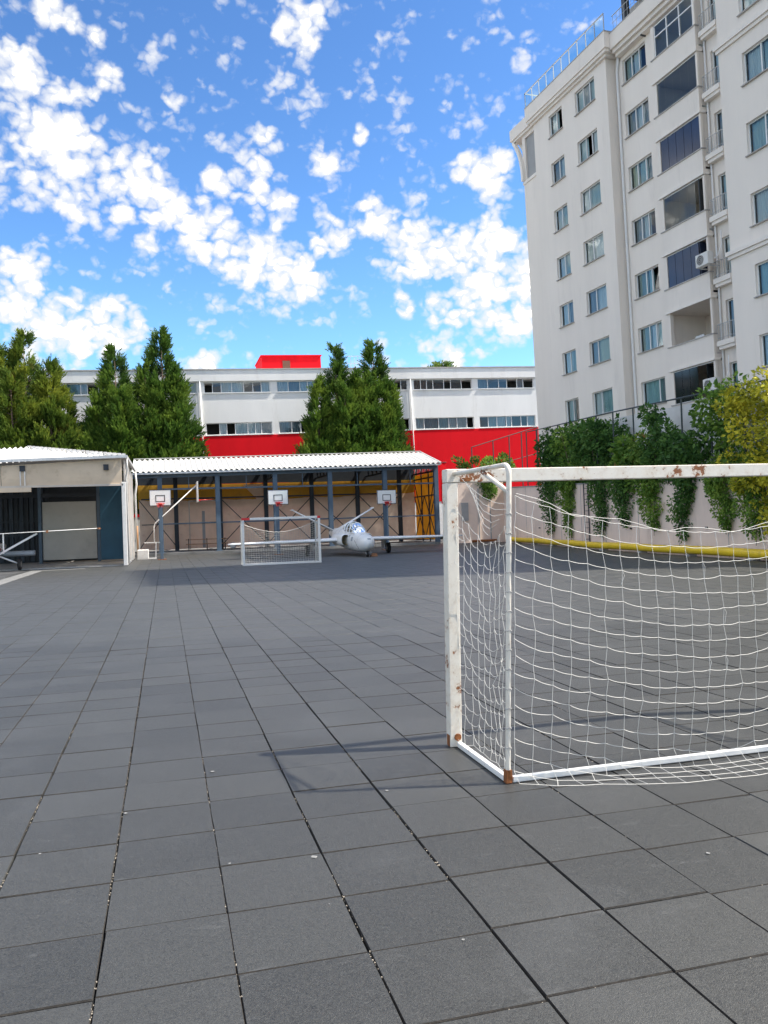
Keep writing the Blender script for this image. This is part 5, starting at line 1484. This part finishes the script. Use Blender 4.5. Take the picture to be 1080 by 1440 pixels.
# markings: a painted smile, round vents, small hatch
def surf(a, y):
    _, cz, hw, hh = interp(FUS, y); c, s = math.cos(a), math.sin(a); p = 2.3
    return Vector((hw * math.copysign(abs(c) ** (2 / p), c) * 1.004, y, cz + hh * math.copysign(abs(s) ** (2 / p), s) * 1.004))
b = MB(); b.tube([surf(a, y) for a, y in ((2.95, 1.30), (3.10, 1.18), (3.30, 1.02), (3.55, .90), (3.75, .86))], .012, 5); b.build('painted_line', 'plane_mark', fus)
def patch(y0, y1, a0, a1, name, mat):
    g = MB(); n = 5; pts = [[surf(a0 + (a1 - a0) * j / n, y0 + (y1 - y0) * i / n) for j in range(n + 1)] for i in range(n + 1)]
    for i in range(n):
        for j in range(n):
            g.quad(pts[i][j], pts[i][j + 1], pts[i + 1][j + 1], pts[i + 1][j])
    g.build(name, mat, fus)
for y_ in (.95, 1.95, 5.2, 6.6):
    b = MB(); _, cz, hw, hh = interp(FUS, y_); b.tube(ring(y_, 0, cz, hw + .001, hh + .001, 32) + ring(y_, 0, cz, hw + .001, hh + .001, 32)[:1], .005, 4, False); b.build('panel_line', 'plane_grey', fus)
patch(1.72, 2.02, 2.62, 3.05, 'side_window', 'plane_grey')
patch(2.42, 2.56, 2.45, 2.72, 'vent', 'plane_grey')
patch(.10, .20, 1.2, 1.9, 'nose_lamp', 'plane_grey')
ck = MB(); ck.add([(.0, 0, 0), (.32, 0, 0), (.32, .3, 0), (0, .3, 0), (.04, .04, .16), (.28, .04, .16), (.28, .26, .16), (.04, .26, .16)], [(3, 2, 1, 0), (4, 5, 6, 7), (0, 1, 5, 4), (1, 2, 6, 5), (2, 3, 7, 6), (3, 0, 4, 7)])
cko = ck.build('wheel_chock', 'chock'); cko.location = (10.10, 36.65, .003); tag(cko, 'brown block against the nose wheel of the white jet', 'wheel chock')

# ------------------------------------------------------------------ light aircraft reaching in at the left edge
la = empty('light_aircraft', (-7.9, 39.6, 0)); tag(la, 'small strut braced light aircraft cut off by the left edge before the hangar', 'aircraft')
b = MB(); b.loft([ring(y, 0, cz, hw, hh, 20, 2.4) for y, cz, hw, hh in ((-2.2, .95, .06, .06), (-2.05, .95, .28, .26), (-1.5, .95, .45, .38), (-.6, 1.0, .52, .46), (.6, 1.05, .50, .50), (2.0, 1.05, .30, .30), (4.6, 1.12, .08, .12))]); recalc(b.build('fuselage', 'plane_white', la, True))
b = MB(); b.loft([ring(y, 0, cz, hw, hh, 20, 2.4) for y, cz, hw, hh in ((-2.07, .93, .30, .14), (-1.5, .93, .47, .16), (-.6, .96, .54, .18), (.6, 1.0, .52, .18))]); recalc(b.build('red_band', 'hoop_red', la, True))
for s in (-1, 1):
    b = MB(); b.loft([airfoil(s * x, -.45, c, z, .045) for x, c, z in ((.0, 1.2, 1.74), (2.6, 1.2, 1.80), (5.06, 1.15, 1.86))]); w = recalc(b.build('wing', 'plane_white', la, True))
    b = MB(); b.box(s * 5.06 - .04, s * 5.06 + .04, -.48, .75, 1.82, 1.90); b.build('wing_tip', 'chock', w)
    b = MB(); b.box(s * 2.75 - .05, s * 2.75 + .05, -.47, -.40, 1.72, 1.86); b.build('strut_fitting', 'chock', w)
    b = MB(); b.bar((s * .55, -.1, .78), (s * 2.25, -.1, 1.72), .05, .09); b.build('strut', 'plane_white', la)
    b = MB(); b.tube([(s * .4, .0, .75), (s * 1.35, .05, .32)], .04, 8); lg = b.build('gear_leg', 'plane_white', la, True)
    b = MB(); b.disc((s * 1.42, .05, .27), (1, 0, 0), .27, .14, 22); b.build('wheel', 'tyre', lg, True)
    b = MB(); b.disc((s * 1.42, .05, .27), (1, 0, 0), .15, .155, 14); b.build('hub', 'hub', lg)
    b = MB(); b.box(s * 1.22 - .03, s * 1.22 + .03, -.02, .04, 0.95, 1.74) if False else None
b = MB(); b.box(-.05, .05, -.1, -.02, 1.45, 1.74); b.box(.72, .78, -.1, -.02, .80, 1.74); b.build('cabane_post', 'plane_white', la)
b = MB(); b.loft([ring(x_, 0, 0, .10, .13, 12, 2.5) for x_ in (0, .1)]); b = MB(); b.loft([[(x, .55 + .16 * math.cos(a), .78 + .13 * math.sin(a)) for a in np.linspace(0, 2 * math.pi, 13)[:-1]] for x in (.5, .7, 1.9, 2.05)]); recalc(b.build('float', 'plane_grey', la, True))

# ------------------------------------------------------------------ football goals
def cords(lines, r, n=4):
    """thin cord tubes along many polylines, as one numpy mesh"""
    V, Q = [], []; off = 0
    ang = np.arange(n) * 2 * np.pi / n
    for ln in lines:
        p = np.asarray(ln, float)
        if len(p) < 2:
            continue
        t = unit(np.gradient(p, axis=0))
        ref = np.where(np.abs(t[:, 2:3]) < .9, np.array([[0, 0, 1.]]), np.array([[1., 0, 0]]))
        s = unit(np.cross(t, ref)); u = np.cross(t, s)
        rg_ = p[:, None, :] + r * (s[:, None, :] * np.cos(ang)[None, :, None] + u[:, None, :] * np.sin(ang)[None, :, None])
        V.append(rg_.reshape(-1, 3))
        m = len(p); i = np.arange(m - 1)[:, None] * n; k = np.arange(n)[None, :]
        q = np.stack([i + k, i + (k + 1) % n, i + n + (k + 1) % n, i + n + k], -1).reshape(-1, 4) + off
        Q.append(q); off += m * n
    return np.concatenate(V), np.concatenate(Q)

# near goal, seen from behind: mouth posts at local y=0.92, stanchions at y=0
GW = 3.05; GD = .92; GH = 2.0
goal = empty('football_goal', (2.29, 1.67, 0)); tag(goal, 'large rusty white football goal with sagging net, nearest the camera', 'football goal', 'football goals')
def pbox(name, args, mat='goal_paint', bv=.006):
    b = MB(); b.box(*args); return bevel(b.build(name, mat, goal), bv)
P = .045
for x in (-.02, GW):
    pbox('goal_post', (x - P, x + P, GD - .04, GD + .05, .004, GH - .095))
pbox('crossbar', (-.065, GW + .045, GD - .042, GD + .052, GH - .093, GH + .005), 'goal_paint_bar')
for x in (0, GW):
    q = MB(); cor = [(x, 0, .03)] + [(x, 0, z) for z in np.linspace(.1, GH - .10, 6)]
    cor += [(x, .06 * (1 - math.cos(a)), GH - .09 + .06 * math.sin(a)) for a in np.linspace(.2, math.pi / 2, 6)]
    cor += [(x, .06 + (GD - .10) * t, GH - .03) for t in np.linspace(.1, 1, 5)]
    q.tube(cor, .0165, 12); q.build('stanchion', 'goal_paint', goal, True)
    q = MB(); q.tube([(x, .42, GH - .04), (x, .015, GH - .20)], .015, 10); q.build('brace', 'goal_paint', goal, True)
    b = MB(); b.box(x - .018, x + .018, .03, GD - .045, .006, .042); bevel(b.build('base_bar', 'goal_paint_clean', goal), .005)
    pbox('base_bracket', (x - .021, x + .021, -.021, .026, .004, .085), 'rust', .004)
    pbox('base_bracket', (x - .068, x - .0655 + .0, GD - .03, GD + .03, .01, .09), 'rust', .001)
pbox('base_bar', (.028, GW - .028, -.018, .018, .006, .042), 'goal_paint_clean', .005)
pbox('corner_rust', (.04, .12, GD - .0455, GD - .0425, GH - .088, GH - .06), 'rust', .001)
for x, z in ((-.02, .06),):
    b = MB(); b.disc((x + .01, GD - .043, z + .015), (0, 1, 0), .026, .016, 10); b.build('bolt', 'rust', goal)
NX, NZ = 25, 18
rs = np.random.default_rng(21)
def back_net(u, v):
    """u along the goal, v down the net: hangs between the stanchions, slack in the middle, spills on the floor"""
    x = .03 + u * (GW - .06)
    sagc = 4 * u * (1 - u) if u > .42 else 4 * u * (1 - u) * 1.0
    sh = (math.sin(math.pi * min(1, u * 1.05)) ** .85) if u < .95 else 0
    ztop = GH - .22 - .27 * sh - .02 * u
    L = GH - .20
    zz = ztop - v * L
    bow = -.10 * sh * math.sin(min(1, v * 1.02) * math.pi) - .012
    # slack collects low down: rows crowd towards the floor
    edge = 1 - sh
    zmin = .014
    if zz < .09 * sh + zmin:
        over = (.09 * sh + zmin) - zz
        y = -.035 - over * .95 - .02 * sh
        z = max(zmin, .07 * sh * math.exp(-over * 26) + .006)
        return (x, y + bow * .2, z)
    return (x, bow - .015, zz)
us = np.linspace(0, 1, NX + 1); vs_ = np.linspace(0, 1, NZ + 1)
jit = {}
def node(i, j):
    if (i, j) not in jit:
        p = np.array(back_net(us[i], vs_[j]))
        a = .006 if 0 < i < NX else .003
        d = rs.normal(scale=a, size=3); d[1] *= .6
        if p[2] < .03:
            d[2] = abs(d[2]) * .2; d[0] *= 2.2; d[1] *= 2.0
        jit[(i, j)] = p + d
    return jit[(i, j)]
lines = []
def link(a, b, slack):
    t = np.linspace(0, 1, 5)[:, None]
    p = a * (1 - t) + b * t
    p[:, 2] -= slack * (4 * t[:, 0] * (1 - t[:, 0])) * (1 if min(a[2], b[2]) > .05 else 0)
    return p
for j in range(NZ + 1):
    ln = [link(node(i, j), node(i + 1, j), .004 + .004 * rs.random()) for i in range(NX)]
    lines.append(np.concatenate([q[:-1] for q in ln] + [ln[-1][-1:]]))
for i in range(NX + 1):
    lines.append(np.stack([node(i, j) for j in range(NZ + 1)]))
# loose doubled top cord
lines.append(np.stack([node(i, 0) + np.array([0, -.012, .012 + .016 * math.sin(i * 1.3)]) for i in range(NX + 1)]))
# broken ends dangling
for _ in range(14):
    i, j = rs.integers(1, NX), rs.integers(0, 9); a = node(i, j)
    lines.append(np.stack([a, a + np.array([.01, -.01, -.03]), a + np.array([rs.normal(0, .02), -.012, -.07 - .05 * rs.random()])]))
v, q = cords(lines, .0017)
raw_mesh('back_net', v, q, 'net_cord', goal)
for sx, x in ((0, 0.0), (1, GW)):
    lines = []; NS, NV = 9, 17; nodes = {}
    for i in range(NS + 1):
        for j in range(NV + 1):
            f, g = i / NS, j / NV                 # f: from mouth post to stanchion
            z = (GH - .26 - .10 * f) - g * (GH - .30 - .10 * f) - .20 * math.sin(math.pi * f) * (1 - g) ** .7
            nodes[(i, j)] = np.array([x + (.05 * math.sin(math.pi * f) * (1 if sx else 1)) + rs.normal(0, .006), (GD - .04) * (1 - f) + .02 * f + rs.normal(0, .010), max(.02, z + rs.normal(0, .014))])
    for j in range(NV + 1):
        lines.append(np.concatenate([link(nodes[(i, j)], nodes[(i + 1, j)], .016)[:-1] for i in range(NS)] + [nodes[(NS, j)][None]]))
    for i in range(NS + 1):
        lines.append(np.stack([nodes[(i, j)] for j in range(NV + 1)]))
    if sx == 0:      # tangled slack under the top tube
        for k in range(6):
            a = np.array([x + .02, GD - .1 - .05 * k, GH - .06 - .02 * k]); b = np.array([x + .03, .05 + .05 * k, GH - .28 - .03 * k])
            lines.append(link(a, b, .05 + .02 * k))
    v, q = cords(lines, .0016)
    raw_mesh('side_net', v, q, 'net_cord', goal)
# ties that hold the net on the near stanchion
for z in np.arange(.22, 1.75, .12):
    b = MB(); b.tube([(.0 + .020 * math.cos(a), .020 * math.sin(a), z + .004 * math.sin(3 * a)) for a in np.linspace(0, 6.28, 9)], .0035, 4, False); b.build('net_tie', 'sill_stone', goal)

# the whole frame has racked a few centimetres sideways
for o_ in goal.children:
    me_ = o_.data
    for v_ in me_.vertices:
        v_.co.x += .0425 * v_.co.z * (1 - .55 * min(1, max(0, v_.co.y / GD)))

# far goal, mouth towards the camera
sg = empty('football_goal', (3.52, 32.9, 0)); tag(sg, 'small white football goal with red corners standing before the jet', 'football goal', 'football goals')
W2, H2, D2 = 3.32, 2.06, 1.15
def sb(name, args, mat='goal_paint_clean'):
    b = MB(); b.box(*args); return bevel(b.build(name, mat, sg), .008)
sb('goal_post', (-.05, .05, -.05, .05, 0, H2 - .1)); sb('goal_post', (W2 - .05, W2 + .05, -.05, .05, 0, H2 - .1)); sb('crossbar', (-.05, W2 + .05, -.048, .052, H2 - .1, H2))
sb('corner_cap', (-.056, .30, -.054, .056, H2 - .104, H2 + .004), 'hoop_red'); sb('corner_cap', (W2 - .08, W2 + .056, -.054, .056, H2 - .104, H2 + .004), 'hoop_red')
sb('base_bar', (0.05, W2 - .05, -.025, .025, .004, .054))
for x in (0, W2):
    b = MB(); b.tube([(x, D2, .03), (x, D2 * .82, H2 - .3), (x, D2 * .7, H2 - .12), (x, .05, H2 - .05)], .028, 8); b.build('stanchion', 'goal_paint_clean', sg, True)
    sb('base_bar', (x - .022, x + .022, .055, D2, .004, .05))
sb('base_bar', (.03, W2 - .03, D2 - .022, D2 + .022, .004, .05))
lines = []; N1, N2 = 30, 18
def n2(i, j):
    u, v = i / N1, j / N2
    sgm = math.sin(math.pi * u)
    z = (H2 - .25 - .42 * sgm) * (1 - v) + .05 * v
    return np.array([u * W2 + .008 * math.sin(i * 7.1 + j), D2 * (.82 + .18 * v) + .12 * sgm * math.sin(v * math.pi) + .01 * math.sin(j * 5 + i), z + .01 * math.sin(i * 3.3 + j * 2.1)])
for j in range(N2 + 1):
    lines.append(np.stack([n2(i, j) for i in range(N1 + 1)]))
for i in range(N1 + 1):
    lines.append(np.stack([n2(i, j) for j in range(N2 + 1)]))
for x in (0, W2):
    for j in range(0, N2 + 1):
        f = j / N2; lines.append(np.array([(x, .03, (H2 - .2) * (1 - f) + .05 * f), (x, D2 * .5, (H2 - .32) * (1 - f) + .05 * f), (x, D2 * (.82 + .18 * f), (H2 - .28) * (1 - f) + .05 * f)]))
    for i in range(1, 9):
        f = i / 9; lines.append(np.array([(x, D2 * f * .82, H2 - .22), (x, D2 * f, .05)]))
v, q = cords(lines, .0045)
raw_mesh('net', v, q, 'net_cord', sg)
v, q = cords([np.stack([n2(i, 0) + np.array([0, -.01, .01]) for i in range(N1 + 1)])], .012)
raw_mesh('top_rope', v, q, 'net_cord', sg)
